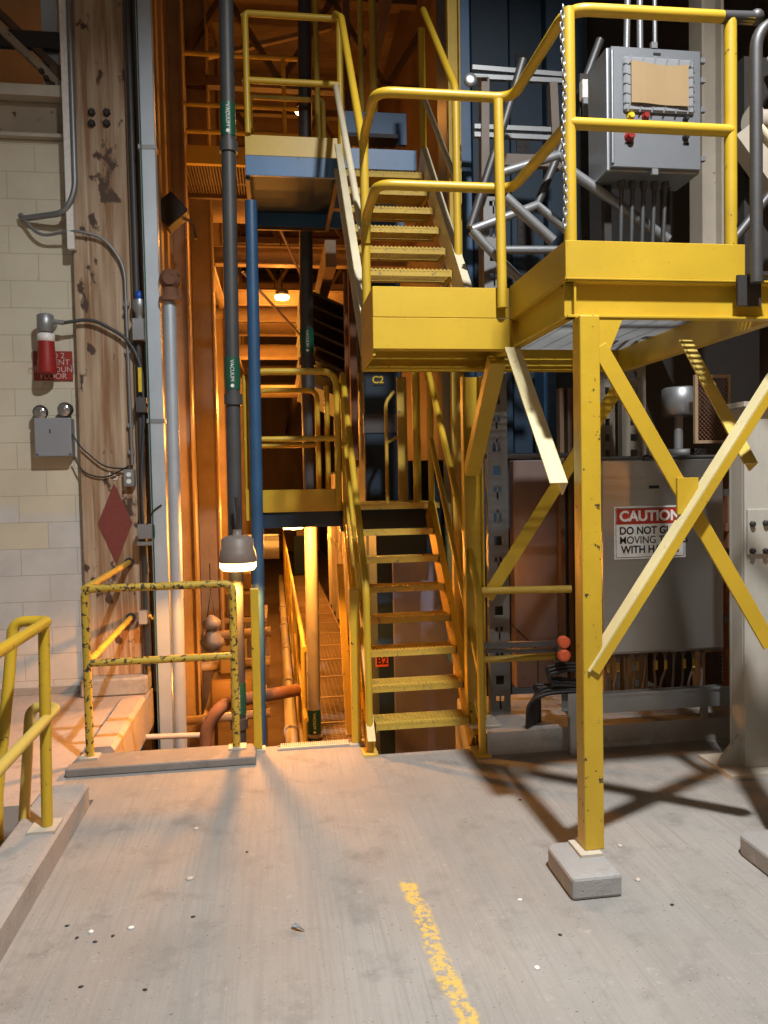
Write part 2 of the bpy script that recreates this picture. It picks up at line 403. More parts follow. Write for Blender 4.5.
# posts
def post(x, y, z0, z1, w=.08): return MB().box(x, x+w, y, y+w, z0, z1)
obj('post', post(1.165, 2.815, .096, ZB), M['yellow_spot'], pl, bevel=.006, seg=2)
obj('post', post(2.03, 2.815, .096, ZB), M['yellow_spot'], pl, bevel=.006, seg=2)
obj('post', MB().sweep(chan(.115,.06,.008), (1.085, 4.40, .135), (1.085, 4.40, ZB-.02), (0,-1,0), (1,0,0)), M['yellow'], pl)
obj('base_plate', MB().box(1.135, 1.225, 2.785, 2.915, .085, .097), M['beige'], pl, label='chipped cream base plate')
obj('base_plate', MB().box(2.0, 2.13, 2.775, 2.875, .085, .097), M['beige'], pl)
obj('base_plate', MB().box(1.08, 1.26, 4.24, 4.44, .13, .145), M['greycol'], pl, bevel=.003, label='grey base plate on the pedestal')
# front X brace, angles
def angle(w, t=.008): return [(0,0),(w,0),(w,t),(t,t),(t,w),(0,w)]
def angle_brace(p0, p1, out, w=.06, flip=1):
    """L: one leg flat in the plane, the other sticking out toward the viewer"""
    p0, p1 = Vector(p0), Vector(p1); d = (p1-p0).normalized(); o = Vector(out)
    s = d.cross(o).normalized()*flip
    return MB().sweep(angle(w), p0, p1, s, o)
A0, A1 = at(592,670,Y=2.805), at(786,362,Y=2.805)
d_ = (A1-A0).normalized(); n_ = Vector((d_.z, 0, -d_.x))
ab = obj('brace', MB().sweep([(0,0),(.036,0),(.036,.008),(0,.008)], A0, A1, n_, (0,1,0)), M['yellow'], pl, bevel=.001)
obj('upper_leg', MB().sweep([(-.008,0),(0,0),(0,.068),(-.008,.068)], A0-d_*.012, A1, n_, (0,1,0)), M['cream_yellow'], ab, bevel=.001, label='scuffed upper leg of the angle brace, cream with dust and painted-in top light')
obj('brace', MB().bar((1.262, 2.866, 2.06), (1.985, 2.866, .855), .064, .010, (0,1,0)).bar((1.262+.027, 2.89, 2.06+.016), (1.985+.027, 2.89, .855+.016), .010, .045, (0,1,0)), M['yellow'], pl, bevel=.0015)
obj('gusset_plate', MB().box(1.575, 1.665, 2.848, 2.860, 1.40, 1.545), M['yellow'], pl, bevel=.001)
obj('gusset_plate', MB().sweep([(0,0),(.10,.0),(.03,-.16),(0,-.16)], (1.262, 2.865, ZB), (1.262, 2.877, ZB), (1,0,0), (0,0,1)), M['yellow'], pl)
# side braces in the X = 1.14 plane
obj('brace', angle_brace((1.155, 3.50, 2.17), (1.155, 2.925, 1.535), (-1,0,0), .075, 1), M['cream_yellow'], pl, bevel=.0015)  # cream here paints in the strong light on the knee brace
obj('brace', MB().bar((1.13, 3.80, 2.16), (1.13, 4.34, 1.60), .07, .085, (1,0,0)), M['yellow'], pl, bevel=.004)
obj('brace', angle_brace((1.90, 3.30, 2.17), (1.99, 2.95, 1.60), (-1,0,0), .062, 1), M['yellow_light'], pl)
# rear diagonal
obj('brace', MB().bar(at(487,598,Y=4.34), (2.04, 4.34, 2.10), .075, .010, (0,1,0)), M['yellow'], pl, bevel=.001)
obj('rail', MB().cyl(at(476,591,Y=4.33), at(571,589,Y=4.25), .022), M['yellow_old'], pl, label='low yellow pipe between the rear posts')
obj('rail', MB().cyl(at(478,660,Y=4.33), at(560,656,Y=4.25), .02), M['yellow_old'], pl)
# guardrails
RT, RM = 3.352, 2.92
RR = .0235
top = fillet([(.505, 4.05, 2.44), (.505, 4.05, 3.34), (.505, 3.585, RT), (1.16, 3.585, RT), (1.163, 2.892, RT), (1.93, 2.892, RT+.012)], .09, 6)
h = MB().tube(top, RR, 12); obj('top_rail', h, M['yellow'], pl)
obj('rail_end', MB().tube([(1.80,2.892,RT+.009),(1.935,2.892,RT+.014)],RR+.0012,12).ball((1.945, 2.892, RT+.018), .030), M['steel_bare'], pl, label='scorched bare steel rail end')
mid = fillet([(.505, 4.04, 2.80), (.505, 4.0, RM+.0), (.505, 3.59, RM+.012), (1.155, 3.59, RM+.012), (1.163, 2.90, RM)], .08, 6)
obj('mid_rail', MB().tube(mid, RR, 12), M['yellow'], pl)
obj('mid_rail', MB().cyl((1.163, 2.892, RM), (1.835, 2.892, RM), RR), M['yellow'], pl)
obj('rail_post', MB().cyl((1.163, 2.895, ZT-.08), (1.163, 2.895, RT), RR+.001, 14), M['yellow'], pl)
obj('rail_post', MB().cyl((1.085, 3.545, 2.36), (1.085, 3.57, RT-.02), RR, 14), M['yellow'], pl)
obj('rail_post', MB().cyl((1.835, 2.895, ZT-.08), (1.835, 2.895, RT), RR+.001, 14), M['yellow_spot'], pl, label='yellow rail post scorched grey at the welds')
# clips at right end
obj('end_bracket', MB().box(1.83,1.93,2.84,2.853,2.22,2.34).box(1.87,1.95,2.80,2.853,2.33,2.345), M['dark'], pl)

# plinths
def plinth(x, label):
    p = MB().sweep([(0,0),(.195,0),(.195,.26),(.165,.29),(.03,.29),(0,.26)], (x, 2.645, 0), (x, 2.645, .085), (1,0,0), (0,1,0))
    return obj('concrete_plinth', p, M['plinth'], None, label, 'plinth', 'concrete plinths under the platform posts', bevel=.012, seg=2)
plinth(1.044, 'low grey concrete plinth under the front platform post, in the open floor')
pp = MB().sweep([(0,0),(.30,0),(.30,.26),(.27,.29),(.03,.29),(0,.26)], (1.845, 2.60, 0), (1.845, 2.60, .085), (1,0,0), (0,1,0))
obj('concrete_plinth', pp, M['plinth'], None, 'concrete plinth cut off by the right edge, holding the far right post', 'plinth', 'concrete plinths under the platform posts', bevel=.012, seg=2)

# chain on front post
ch = MB()
zc = RT-.03; k = 0
while zc > 2.50:
    ax = .0075; pts = []
    xx = 1.122 - .004*math.sin(k*.35); 
    for q in range(10):
        an = 2*PI*q/10; a_ = .0085*math.cos(an); b_ = .015*math.sin(an)
        pts.append((xx+(a_ if k % 2 else a_*.3), 2.845+(a_*.3 if k % 2 else a_), zc+b_))
    ch.tube(pts, .0032, 5, True); zc -= .0215; k += 1
obj('safety_chain', ch, M['galv'], None, 'steel link chain hanging down beside the yellow front railing post', 'chain')

# side stair at right edge (descends to the right)
ss = thing('side_stair', 'cream and dark steel stair leaving the platform at the right edge of the picture', 'stair', (2.2, 2.6, 0))
obj('stringer', MB().sweep(chan(.20,.06,.01), (1.90, 2.66, 2.30), (2.12, 2.66, 2.30), (0,-1,0), (0,0,1)).sweep(chan(.20,.06,.01), (2.12, 2.66, 2.30), (4.2, 2.66, .0), (0,-1,0), (0,0,1)), M['cream'], ss, bevel=.002)
obj('handrail', MB().tube(fillet([(1.882, 2.80, 2.30), (1.882, 2.80, 3.27), (2.06, 2.80, 3.33), (4.2, 2.8, 1.05)], .10, 6), .024, 12), M['steel_bare'], ss)
obj('mid_rail', MB().cyl((1.885, 2.80, 2.90), (4.2, 2.8, .55), .02), M['cream'], ss)
for i in range(9):
    obj('tread', MB().box(2.15+i*.24, 2.38+i*.24, 1.95, 2.63, 2.26-i*.25, 2.285-i*.25), M['yellow_tread'], ss)

# ================================================================== STAIRS
def tread_mb(x0, x1, y, z, d=.19):
    t = MB().box(x0, x1, y-.004, y, z-.038, z)              # front lip
    t.box(x0, x1, y+d-.006, y+d, z-.030, z-.004)
    for i in range(7): t.box(x0, x1, y+.012+i*(d-.02)/7, y+.018+i*(d-.02)/7, z-.022, z-.002)
    t.box(x0, x1, y, y+.032, z-.006, z)
    n = int((x1-x0)/.024)
    for i in range(n):
        xx = x0+.012+i*(x1-x0-.012)/n
        t.box(xx, xx+.012, y-.007, y+.030, z-.010, z+.0045)      # serrated grip nosing
        t.box(xx, xx+.004, y+.03, y+d-.01, z-.018, z-.005)
    t.box(x0-.004, x0, y, y+d, z-.05, z).box(x1, x1+.004, y, y+d, z-.05, z)
    return t
def stringer(x, p0, p1, side):
    p0 = Vector((x, *p0)); p1 = Vector((x, *p1)); d = (p1-p0).normalized(); nrm = Vector((0, -d.z, d.y))
    return MB().sweep([(0,-.03),(0,.14),(.045,.14),(.045,.13),(.008,.13),(.008,-.02),(.045,-.02),(.045,-.03)], p0, p1, (side,0,0), nrm)
# lower stair
st = thing('lower_stair', 'yellow open tread steel stair rising from the concrete floor to the middle platform', 'stair', (.82, 4.8, 0))
for i in range(8):
    obj('tread', tread_mb(.545, 1.085, 4.316+i*.1577, .172+i*.175), M['yellow_tread'], st)
lt = stringer(.530, (4.36, 0.0), (5.55, 1.32), -1)
rt = stringer(1.098, (4.36, 0.0), (5.55, 1.32), 1)
obj('stringer', lt, M['yellow_spot'], st); obj('stringer', rt, M['yellow_spot'], st)
obj('handrail', MB().tube(fillet([(1.125, 4.17, 0.0), (1.125, 4.20, .92), (1.125, 5.52, 2.36), (1.125, 5.56, 2.30)], .09, 6), .021, 12), M['yellow'], st)
obj('mid_rail', MB().tube(fillet([(1.125, 4.19, .45), (1.125, 5.50, 1.90)], .05), .018, 10), M['yellow'], st)
obj('handrail', MB().tube(fillet([(.505, 4.33, 0.0), (.505, 4.36, .95), (.505, 5.55, 2.34), (.505, 5.60, 2.28)], .09, 6), .021, 12), M['yellow'], st)
obj('mid_rail', MB().cyl((.505, 4.36, .50), (.505, 5.52, 1.86), .018), M['yellow'], st)
obj('rail_post', MB().cyl((.505, 5.50, 1.25), (.505, 5.50, 2.29), .021), M['yellow'], st)
obj('rail_post', MB().cyl((1.125, 5.46, 1.25), (1.125, 5.46, 2.29), .021), M['yellow'], st)
obj('foot_plate', MB().box(.46, .545, 4.27, 4.40, .0, .012), M['yellow_light'], st)
obj('foot_plate', MB().box(1.08, 1.165, 4.12, 4.28, .0, .012), M['yellow_light'], st)
# gate post beside stair
gp = thing('walkway_entry_post', 'short yellow post with a leaning stay standing left of the lower stair foot', 'post', (.445, 4.50, 0))
obj('post', MB().box(.42, .475, 4.48, 4.53, .012, .93), M['yellow_spot'], gp, bevel=.006, seg=2)
obj('base_plate', MB().box(.40, .495, 4.46, 4.55, .0, .012), M['beige'], gp)
obj('stay', MB().bar((.415, 4.60, .02), (.44, 5.35, .98), .045, .03), M['yellow_old'], gp)
gp = thing('walkway_entry_post', 'yellow chipped square post beside the blue column at the floor edge', 'post', (-.135, 4.51, 0))
obj('post', MB().box(-.155, -.108, 4.49, 4.535, .012, .95), M['yellow_spot'], gp, bevel=.006, seg=2)
obj('base_plate', MB().box(-.175, -.09, 4.47, 4.555, .0, .012), M['beige'], gp)
# upper stair
us = thing('upper_stair', 'yellow steel stair climbing from the yellow landing to the blue upper platform', 'stair', (.8, 4.7, 2.4))
for i in range(7):
    obj('tread', tread_mb(.525, 1.065, 4.325+i*.163, 2.615+i*.177), M['yellow_tread'], us)
obj('stringer', stringer(.515, (4.05, 2.24), (5.48, 3.79), -1), M['cream'], us, label='cream stringer')
obj('stringer', stringer(1.075, (4.05, 2.24), (5.48, 3.79), 1), M['cream'], us)
obj('handrail', MB().tube(fillet([(.50, 4.03, 3.30), (.50, 5.03, 4.53), (.50, 5.45, 4.80)], .05), .022, 12), M['yellow'], us)
obj('mid_rail', MB().cyl((.49, 4.06, 2.86), (.49, 5.40, 4.28), .021), M['cream'], us)
obj('handrail', MB().tube(fillet([(1.10, 4.46, 2.74), (1.10, 4.46, 3.84), (1.10, 5.34, 4.80)], .05), .022, 12), M['yellow'], us)
obj('mid_rail', MB().cyl((1.10, 4.47, 3.30), (1.10, 5.40, 4.25), .018), M['cream'], us)
obj('rail_post', MB().cyl((1.10, 5.42, 3.80), (1.10, 5.42, 4.72), .024), M['yellow'], us)
# middle platform
mp = thing('middle_platform', 'yellow edged platform with looped guardrail at the top of the lower stair', 'platform', (.3, 6.0, 1.25))
YM = 5.52; YMB = 6.5
obj('toe_board', MB().box(-.172, .455, YM, YM+.01, 1.352, 1.512).box(-.172, -.162, YM+.01, YMB, 1.352, 1.512), M['yellow'], mp, bevel=.002)
obj('beam', MB().box(-.16, .47, YM+.02, YM+.10, 1.24, 1.35).box(-.16,-.08,YM+.10,YMB,1.24,1.35).box(-.16,1.2,YMB-.08,YMB,1.24,1.35).box(.47,1.2,YM+.06,YM+.14,1.20,1.35), M['blue_dark'], mp)
g = MB()
for i in range(26): g.box(-.15, 1.2, YM+.03+i*.0365, YM+.036+i*.037, 1.355, 1.395)
for i in range(13): g.box(-.12+i*.1, -.113+i*.1, YM+.03, YMB, 1.37, 1.39)
obj('grating', g, M['yellow_old'], mp)
zt = 2.345
obj('guardrail', MB().tube(fillet([(-.145, YM-.02, 1.36), (-.145, YM-.02, zt), (.455, YM-.02, zt), (.455, YM-.02, 1.36)], .11, 7), .024, 12).cyl((-.145, YM-.02, 1.87), (.455, YM-.02, 1.87), .02), M['yellow'], mp)
obj('guardrail', MB().tube(fillet([(-.185, YM+.02, 1.30), (-.185, YM+.02, zt-.02), (-.185, YMB-.05, zt-.02), (-.185, YMB-.05, 1.36)], .08), .022, 10).cyl((-.185, YM, 1.87), (-.185, YMB-.05, 1.87), .018), M['yellow'], mp)
obj('guardrail', MB().tube(fillet([(-.12, YMB-.05, 1.39), (-.12, YMB-.05, zt-.02), (.37, YMB-.05, zt-.02), (.37, YMB-.05, 1.39)], .08), .022, 10).cyl((-.12, YMB-.05, 1.87), (.37, YMB-.05, 1.87), .018), M['yellow'], mp)
obj('rail_post', MB().cyl((.45, YMB-.05, 1.39), (.45, YMB-.05, zt+.02), .022), M['yellow'], mp)
obj('rail_post', MB().box(-.20,-.165,YM-.035,YM+.005,1.30,1.52), M['yellow'], mp)
# upper platform
up = thing('upper_platform', 'high blue and yellow platform with guardrail at the top of the upper stair', 'platform', (.2, 6.0, 3.6))
YU = 5.48; YUB = 6.55
obj('toe_board', MB().box(-.142, .50, YU, YU+.01, 3.828, 3.968), M['yellow'], up, bevel=.002)
obj('beam', MB().box(-.142, .50, YU-.004, YU+.02, 3.69, 3.826).box(-.142,-.12,YU+.02,YUB,3.69,3.826).box(-.142,1.15,YUB-.02,YUB,3.69,3.826), M['blue'], up, bevel=.002)
obj('beam', MB().box(.50, 1.06, YU-.01, YU+.01, 3.76, 3.90).box(.50,1.06,YU+.01,YUB,3.86,3.90), M['blue'], up, label='scratched blue nosing beam over the upper stair')
obj('floor_plate', MB().box(-.12, .52, YU+.02, YUB-.02, 3.80, 3.825), M['blue_dark'], up)
obj('soffit_frame', MB().bar((-.13,YU+.03,3.68),(-.13,YUB,3.68),.03,.03).bar((-.13,YUB,3.68),(.50,YUB,3.68),.03,.03).bar((.49,YU+.03,3.68),(.49,YUB,3.68),.03,.03), M['brown'], up)
obj('guardrail', MB().tube(fillet([(-.118, YU-.01, 3.97), (-.118, YU-.01, 4.78), (.525, YU-.01, 4.78), (.525, YU-.01, 3.75)], .03, 4), .022, 12).cyl((-.118, YU-.01, 4.33), (.525, YU-.01, 4.33), .022), M['yellow'], up)
obj('guardrail', MB().tube(fillet([(-.118, YUB-.05, 3.83), (-.118, YUB-.05, 4.72), (.48, YUB-.05, 4.72), (.48, YUB-.05, 3.83)], .03, 4), .02, 10).cyl((-.118, YUB-.05, 4.40), (.48, YUB-.05, 4.40), .02), M['yellow_old'], up)
obj('guardrail', MB().cyl((-.13, YU, 4.33), (-.13, YUB-.05, 4.33), .018).cyl((-.13, YU, 4.77), (-.13, YUB-.05, 4.74), .018), M['yellow'], up)
obj('step', MB().box(.62, 1.04, 5.98, 6.16, 4.09, 4.12), M['dark'], up)
obj('step', MB().box(.62, 1.04, 6.12, 6.30, 4.27, 4.30), M['dark'], up)
obj('riser_plate', MB().box(.64, 1.14, 6.30, 6.34, 4.30, 4.55), M['blue'], up)
obj('post', MB().cyl((.42, 6.3, 3.83), (.42, 6.3, 5.9), .022), M['yellow_old'], up)
obj('post', MB().cyl((.79, 6.4, 4.3), (.79, 6.4, 6.2), .022), M['yellow_old'], up)
obj('post', MB().cyl((.90, 6.45, 4.3), (.90, 6.45, 6.2), .03), M['yellow_old'], up)
# blue support column of the platforms
bp = MB().tube([(-.155, 5.45, -1.34), (-.125, 5.45, 1.2), (-.11, 5.45, 3.50)], .043, 12)
obj('blue_support_column', bp, M['blue_mid'], None, 'slim blue round column rising beside the left side of the middle platform', 'column')
# tall yellow column beside the blue machine
yc = MB().sweep(chan(.085,.06,.008), (1.225, 5.3, .135), (1.255, 5.3, 6.5), (0,-1,0), (1,0,0))
obj('yellow_channel_column', yc, M['yellow_old'], None, 'tall dull yellow channel column behind the stairs at the blue machine edge', 'column')
# yellow guard panel on the middle platform
gd = thing('guard_screen', 'orange yellow sheet guard with a small tube frame behind the top of the lower stair', 'guard', (1.0, 6.0, 1.39))
obj('panel', MB().box(.955, 1.03, 5.90, 5.92, 1.395, 2.36), M['yellow_old'], gd, bevel=.003)
obj('post', MB().cyl((1.05, 5.62, 1.395), (1.05, 5.62, 2.45), .030), M['yellow'], gd)
obj('post', MB().cyl((1.15, 5.62, 1.395), (1.15, 5.62, 2.45), .018), M['yellow_old'], gd)
obj('tube_frame', MB().tube(fillet([(.93, 5.9, 2.25), (.86, 5.86, 2.16), (.86, 5.86, 1.395)], .04), .014, 8).cyl((.86,5.86,1.85),(.95,5.9,1.9),.012), M['yellow_old'], gd)

# ================================================================== GATE GUARDRAIL AT LEFT (over the pit)
gt = thing('pit_guardrail', 'badly chipped yellow pipe guardrail standing behind the low curb at left', 'guardrail', (-.66, 4.48, 0))
obj('top_rail', MB().tube(fillet([(-1.07, 4.50, .03), (-1.07, 4.50, .985), (-.255, 4.50, .985), (-.255, 4.50, .03)], .05, 5), .0225, 12), M['yellow_chip'], gt)
obj('mid_rail', MB().cyl((-1.07, 4.50, .565), (-.255, 4.50, .565), .021), M['yellow_chip'], gt)
obj('return_rail', MB().cyl((-1.07, 4.50, .985), (-1.10, 5.99, .985), .021), M['yellow_old'], gt, label='dusty return rail running back to the column')
obj('return_rail', MB().cyl((-1.07, 4.50, .565), (-1.10, 5.99, .565), .021), M['yellow_old'], gt)
for z in (.985,.565): obj('wall_flange', MB().lathe([(.035,0),(.035,.025)], (-1.10, 6.018, z), (0,-1,0)), M['dark'], gt)
for x in (-1.12,-.30): obj('base_plate', MB().box(x,x+.10,4.455,4.545,.028,.038), M['beige'], gt)
# stairwell guardrail, near left
gr = thing('stairwell_guardrail', 'bright yellow pipe guardrail on the left curb, its end looped over the stairwell', 'guardrail', (-.985, 3.38, .12))
obj('top_rail', MB().tube(fillet([(-.975, -1.5, .965), (-.975, 3.46, .985), (-1.12, 3.47, .985), (-1.135, 3.42, .72), (-1.17, 3.34, .28), (-1.18, 3.32, -.9)], .05, 6), .0235, 12), M['yellow_spot'], gr)
obj('mid_rail', MB().tube(fillet([(-.975, -1.5, .53), (-.975, 3.55, .585), (-1.10, 3.58, .585), (-1.12, 3.5, .1), (-1.16, 3.42, -.9)], .06, 6), .0225, 12), M['yellow_light'], gr)
obj('post', MB().cyl((-.985, 3.37, .13), (-.978, 3.40, .985), .023, 14), M['yellow_spot'], gr)
obj('post', MB().cyl((-.985, 1.6, .12), (-.978, 1.6, .965), .023, 14), M['yellow_spot'], gr)
obj('base_plate', MB().box(-1.05, -.94, 3.31, 3.44, .12, .132), M['beige'], gr)

# ================================================================== RIGHT-HAND EQUIPMENT
# control panel on the platform
cp = thing('control_panel', 'square stainless steel control cabinet with cardboard taped over its screen, above the platform', 'cabinet', (1.99, 3.95, 2.32))
x0, x1, z0, z1, y0, y1 = 1.738, 2.243, 3.128, 3.752, 3.80, 4.06
obj('cabinet_body', MB().box(x0-.002, x1+.002, y0+.02, y1, z0, z1), M['stainless2'], cp, bevel=.008, seg=2)
dr = obj('door', MB().box(x0+.012, x1-.004, y0-.006, y0+.02, z0+.012, z1-.006), M['stainless2'], cp, bevel=.004)
obj('hinge', MB().cyl((x0+.016, y0-.008, z0+.03), (x0+.016, y0-.008, z1-.03), .008), M['galv'], cp)
for z in (3.20, 3.45, 3.60, 3.70): obj('latch', MB().box(x1-.004, x1+.022, y0-.01, y0+.015, z-.012, z+.012), M['galv'], cp)
for z in (z0-.02, z1-.006): obj('latch', MB().box(x0+.23, x0+.262, y0-.01, y0+.01, z, z+.030), M['galv'], cp)
# taped screen
s0, s1 = at(624,55,Y=y0-.026), at(695,114,Y=y0-.026)
m = MB().box(s0.x, s1.x, y0-.026, y0-.006, s1.z, s0.z)
obj('screen_surround', m, M['greybox'], cp, bevel=.01)
m = MB()
for i in range(6):
    f_ = s0.x+.03+i*(s1.x-s0.x-.06)/5
    m.bar((f_, y0-.028, s0.z-.045), (f_+.012, y0-.028, s0.z+.002), .010, .002, (0,1,0)); m.bar((f_, y0-.028, s1.z+.035), (f_-.014, y0-.028, s1.z-.003), .008, .002, (0,1,0))
for i in range(5):
    f_ = s1.z+.04+i*(s0.z-s1.z-.08)/4
    m.bar((s0.x-.003, y0-.028, f_+.006), (s0.x+.036, y0-.028, f_-.004), .008, .002, (0,1,0)); m.bar((s1.x-.036, y0-.028, f_-.004), (s1.x+.003, y0-.028, f_+.004), .008, .002, (0,1,0))
obj('tape', m, M['galv'], cp, kind='stuff')
ca, cbx = at(631,61,Y=y0-.034), at(688,107,Y=y0-.034)
n = 8; vs = []; fs = []
for i in range(n+1):
    for yy in (0, .004):
        sg = .010*((i/n-.5)**2*4); xx = ca.x+i*(cbx.x-ca.x)/n; yq = y0-.034-.004*math.sin(i)-yy
        vs += [(xx, yq, cbx.z+.008*(1-i/n)), (xx, yq, ca.z-.006+sg-.010*i/n)]
for i in range(n):
    a = i*4; fs += [(a,a+4,a+5,a+1),(a+2,a+3,a+7,a+6),(a,a+2,a+6,a+4),(a+1,a+5,a+7,a+3)]
fs += [(0,1,3,2),(n*4,n*4+2,n*4+3,n*4+1)]
obj('cardboard_cover', MB().add(vs, fs), M['cardboard'], cp, label='brown cardboard sheet taped over the screen')
# push buttons
def knob(px, py, mat, name, r=.016, h=.028):
    p = at(px, py, Y=y0-.006); k = MB().lathe([(r*1.25,0),(r*1.25,.006),(r,.008),(r,h*.8),(r*.8,h)], p, (0,-1,0), 16); return obj(name, k, mat, cp)
knob(630,117,M['yellowtag'],'indicator'); knob(645,117,M['red'],'button'); knob(629,137,M['red'],'stop_button',.021,.035)
knob(685,138,M['black'],'selector_switch',.014); knob(685,120,M['black'],'selector_switch',.012)
for px, py, w, hh in ((657,54,.04,.011),(628,143,.034,.008),(686,144,.034,.009)):
    p = at(px, py, Y=y0-.0075); obj('name_plate', MB().box(p.x-w/2, p.x+w/2, y0-.009, y0-.004, p.z-hh/2, p.z+hh/2), M['ink'], cp)
m = MB().cyl((2.0,3.98,z1),(2.0,3.98,5.4),.017).cyl((1.93,4.0,z1),(1.98,4.0,5.4),.017).cyl((2.085,3.98,z1),(2.085,3.98,5.4),.012)
m.lathe([(.024,0),(.024,.03)], (2.0,3.98,z1)).lathe([(.018,0),(.018,.03)], (2.085,3.98,z1))
obj('conduit', m, M['conduit'], cp)
m = MB()
for i in range(5): m.lathe([(.020,0),(.020,-.03),(.014,-.034),(.014,-.05)], (1.87+i*.062, 3.94, z0)).cyl((1.87+i*.062, 3.94, z0-.05), (1.86+i*.058, 3.96, 2.36), .011)
obj('cable', m, M['darkpipe'], cp)
for x in (1.80,2.14): obj('stand_leg', MB().box(x,x+.04,4.00,4.04,2.32,z0), M['dark'], cp)

# grey conduit rack behind the landing
rk = thing('conduit_rack', 'grey steel frame of struts and angled conduits behind the yellow landing', 'rack', (1.6, 4.5, 2.0))
YR = 4.75
def r2(name, pts, r, mat, Y=YR): return obj(name, MB().tube([at(x, y, Y=Y if not isinstance(Y, (list,tuple)) else Y[i]) for i, (x, y) in enumerate(pts)], r, 10), mat, rk)
m = MB()
for xa, ya, xb, yb in ((472,68,572,76),(472,77,572,82),(474,127,565,131),(474,135,565,139)):
    m.bar(at(xa,ya,Y=YR), at(xb,yb,Y=YR), .03, .028)
obj('strut', m, M['conduit'], rk)
m = MB().bar(at(484,80,Y=YR), at(484,300,Y=YR), .07, .05, (1,0,0)).bar(at(552,84,Y=YR), at(556,170,Y=YR), .06, .05, (1,0,0)).bar(at(487,160,Y=YR), at(565,163,Y=YR),.05,.07)
obj('frame_upright', m, M['frame'], rk)
YC = 4.35
r2('conduit', [(523,60),(505,120),(470,228)], .025, M['steel_bare'], YC)
r2('conduit', [(600,40),(578,100),(556,160),(537,205)], .025, M['steel_bare'], YC)
r2('conduit', [(472,230),(537,205),(570,233)], .026, M['conduit'], 4.2)
r2('conduit', [(472,230),(485,245),(522,282)], .026, M['conduit'], 4.2)
r2('conduit', [(495,175),(558,155),(570,165)], .025, M['conduit'], 4.2)
r2('conduit', [(505,197),(553,241)], .028, M['conduit'], 3.95)
r2('conduit', [(562,165),(668,240)], .028, M['conduit'], 4.0)
r2('conduit', [(487,250),(560,250)], .025, M['conduit'], 4.5)
obj('pulley', MB().lathe([(.04,0),(.04,.02),(.02,.022)], at(470,81,Y=YR-.05), (0,-1,0)).cyl(at(474,77,Y=YR-.05), at(488,77,Y=YR-.05), .008), M['galv'], rk)
# perforated post
pf = MB(); q0 = at(487,730,Y=4.45); xs0 = 1.255; w = .125; yq = 4.45
zz = .135
k = 0
while zz < 3.2:
    pf.box(xs0, xs0+.035, yq, yq+.006, zz, zz+.14); pf.box(xs0+.085, xs0+w, yq, yq+.006, zz, zz+.14)
    pf.box(xs0+.035, xs0+.085, yq, yq+.006, zz, zz+.045 if k % 3 else zz+.085); pf.box(xs0+.035, xs0+.085, yq, yq+.006, zz+.10 if k % 3 else zz+.115, zz+.14)
    if k % 3 != 1: pf.box(xs0+.056, xs0+.066, yq, yq+.006, zz+.04, zz+.12)
    zz += .14; k += 1
pf.box(xs0, xs0+.006, yq+.006, yq+.05, .135, zz).box(xs0+w-.006, xs0+w, yq+.006, yq+.05, .135, zz)
obj('perforated_post', pf, M['perf'], None, 'grey perforated steel post standing on the pedestal behind the platform', 'post')

# blue machine
bm = thing('blue_machine', 'tall dark blue machine casing behind the stairs and landing', 'machine', (1.9, 5.8, 0))
def panel(name, px0, px1, Y, z0, z1, mat, d=.3, lab=None):
    a, b = at(px0, 300, Y=Y).x, at(px1, 300, Y=Y).x
    return obj(name, MB().box(a, b, Y, Y+d, z0, z1), mat, bm, bevel=.006, label=lab)
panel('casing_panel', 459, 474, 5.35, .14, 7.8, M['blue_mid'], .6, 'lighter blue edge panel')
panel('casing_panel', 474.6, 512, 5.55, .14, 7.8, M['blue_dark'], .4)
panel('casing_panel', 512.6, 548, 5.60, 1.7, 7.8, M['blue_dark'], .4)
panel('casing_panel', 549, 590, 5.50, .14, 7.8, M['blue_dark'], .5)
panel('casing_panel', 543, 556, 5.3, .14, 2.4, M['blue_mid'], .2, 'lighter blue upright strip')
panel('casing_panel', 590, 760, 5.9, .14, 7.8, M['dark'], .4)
for z in (2.75, 3.3, 3.95, 4.5):
    a = at(516, 300, Y=5.59).x
    m = MB().box(a+.02, a+.125, 5.588, 5.60, z-.02, z+.185)
    for kx in range(2):
        for kz in range(3): m.box(a+.03+kx*.05, a+.06+kx*.05, 5.585, 5.60, z+kz*.06, z+.04+kz*.06)
    obj('vent_grille', m, M['ink'], bm)
pk = panel('access_panel', 511, 557, 5.0, .135, 1.68, M['mauve'], .1, 'weathered steel access panel, mauve with mixed lamp light put into its colour')
obj('panel_seam', MB().tube(fillet([at(512,625,Y=4.995), at(528,640,Y=4.995), at(538,650,Y=4.995), at(538,715,Y=4.995)],.03), .004, 6), M['dark'], bm)
# dark uprights
m = MB()
for px in (560, 568, 576, 590): 
    a = at(px, 500, Y=4.95).x; m.box(a-.014, a+.014, 4.9, 4.96, .135, 2.15)
obj('machine_upright', m, M['brown'], bm)
# stack column with C2 mark
stk = thing('blue_stack', 'dark blue vertical duct marked C2 behind the middle platform', 'duct', (.92, 6.7, 0))
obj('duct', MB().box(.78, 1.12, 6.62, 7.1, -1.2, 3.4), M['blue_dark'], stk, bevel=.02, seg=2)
obj('band', MB().box(.775, 1.125, 6.61, 7.11, 1.98, 2.14), M['steel_bare'], stk)
cc = at(378, 380, Y=6.61)
sg = obj('tag_plate', MB().box(cc.x-.045, cc.x+.045, 6.612, 6.619, cc.z-.045, cc.z+.045), M['ink'], stk)
text('lettering', 'C2', (cc.x, 6.610, cc.z), .085, M['yellowtag'], sg, off=.002)
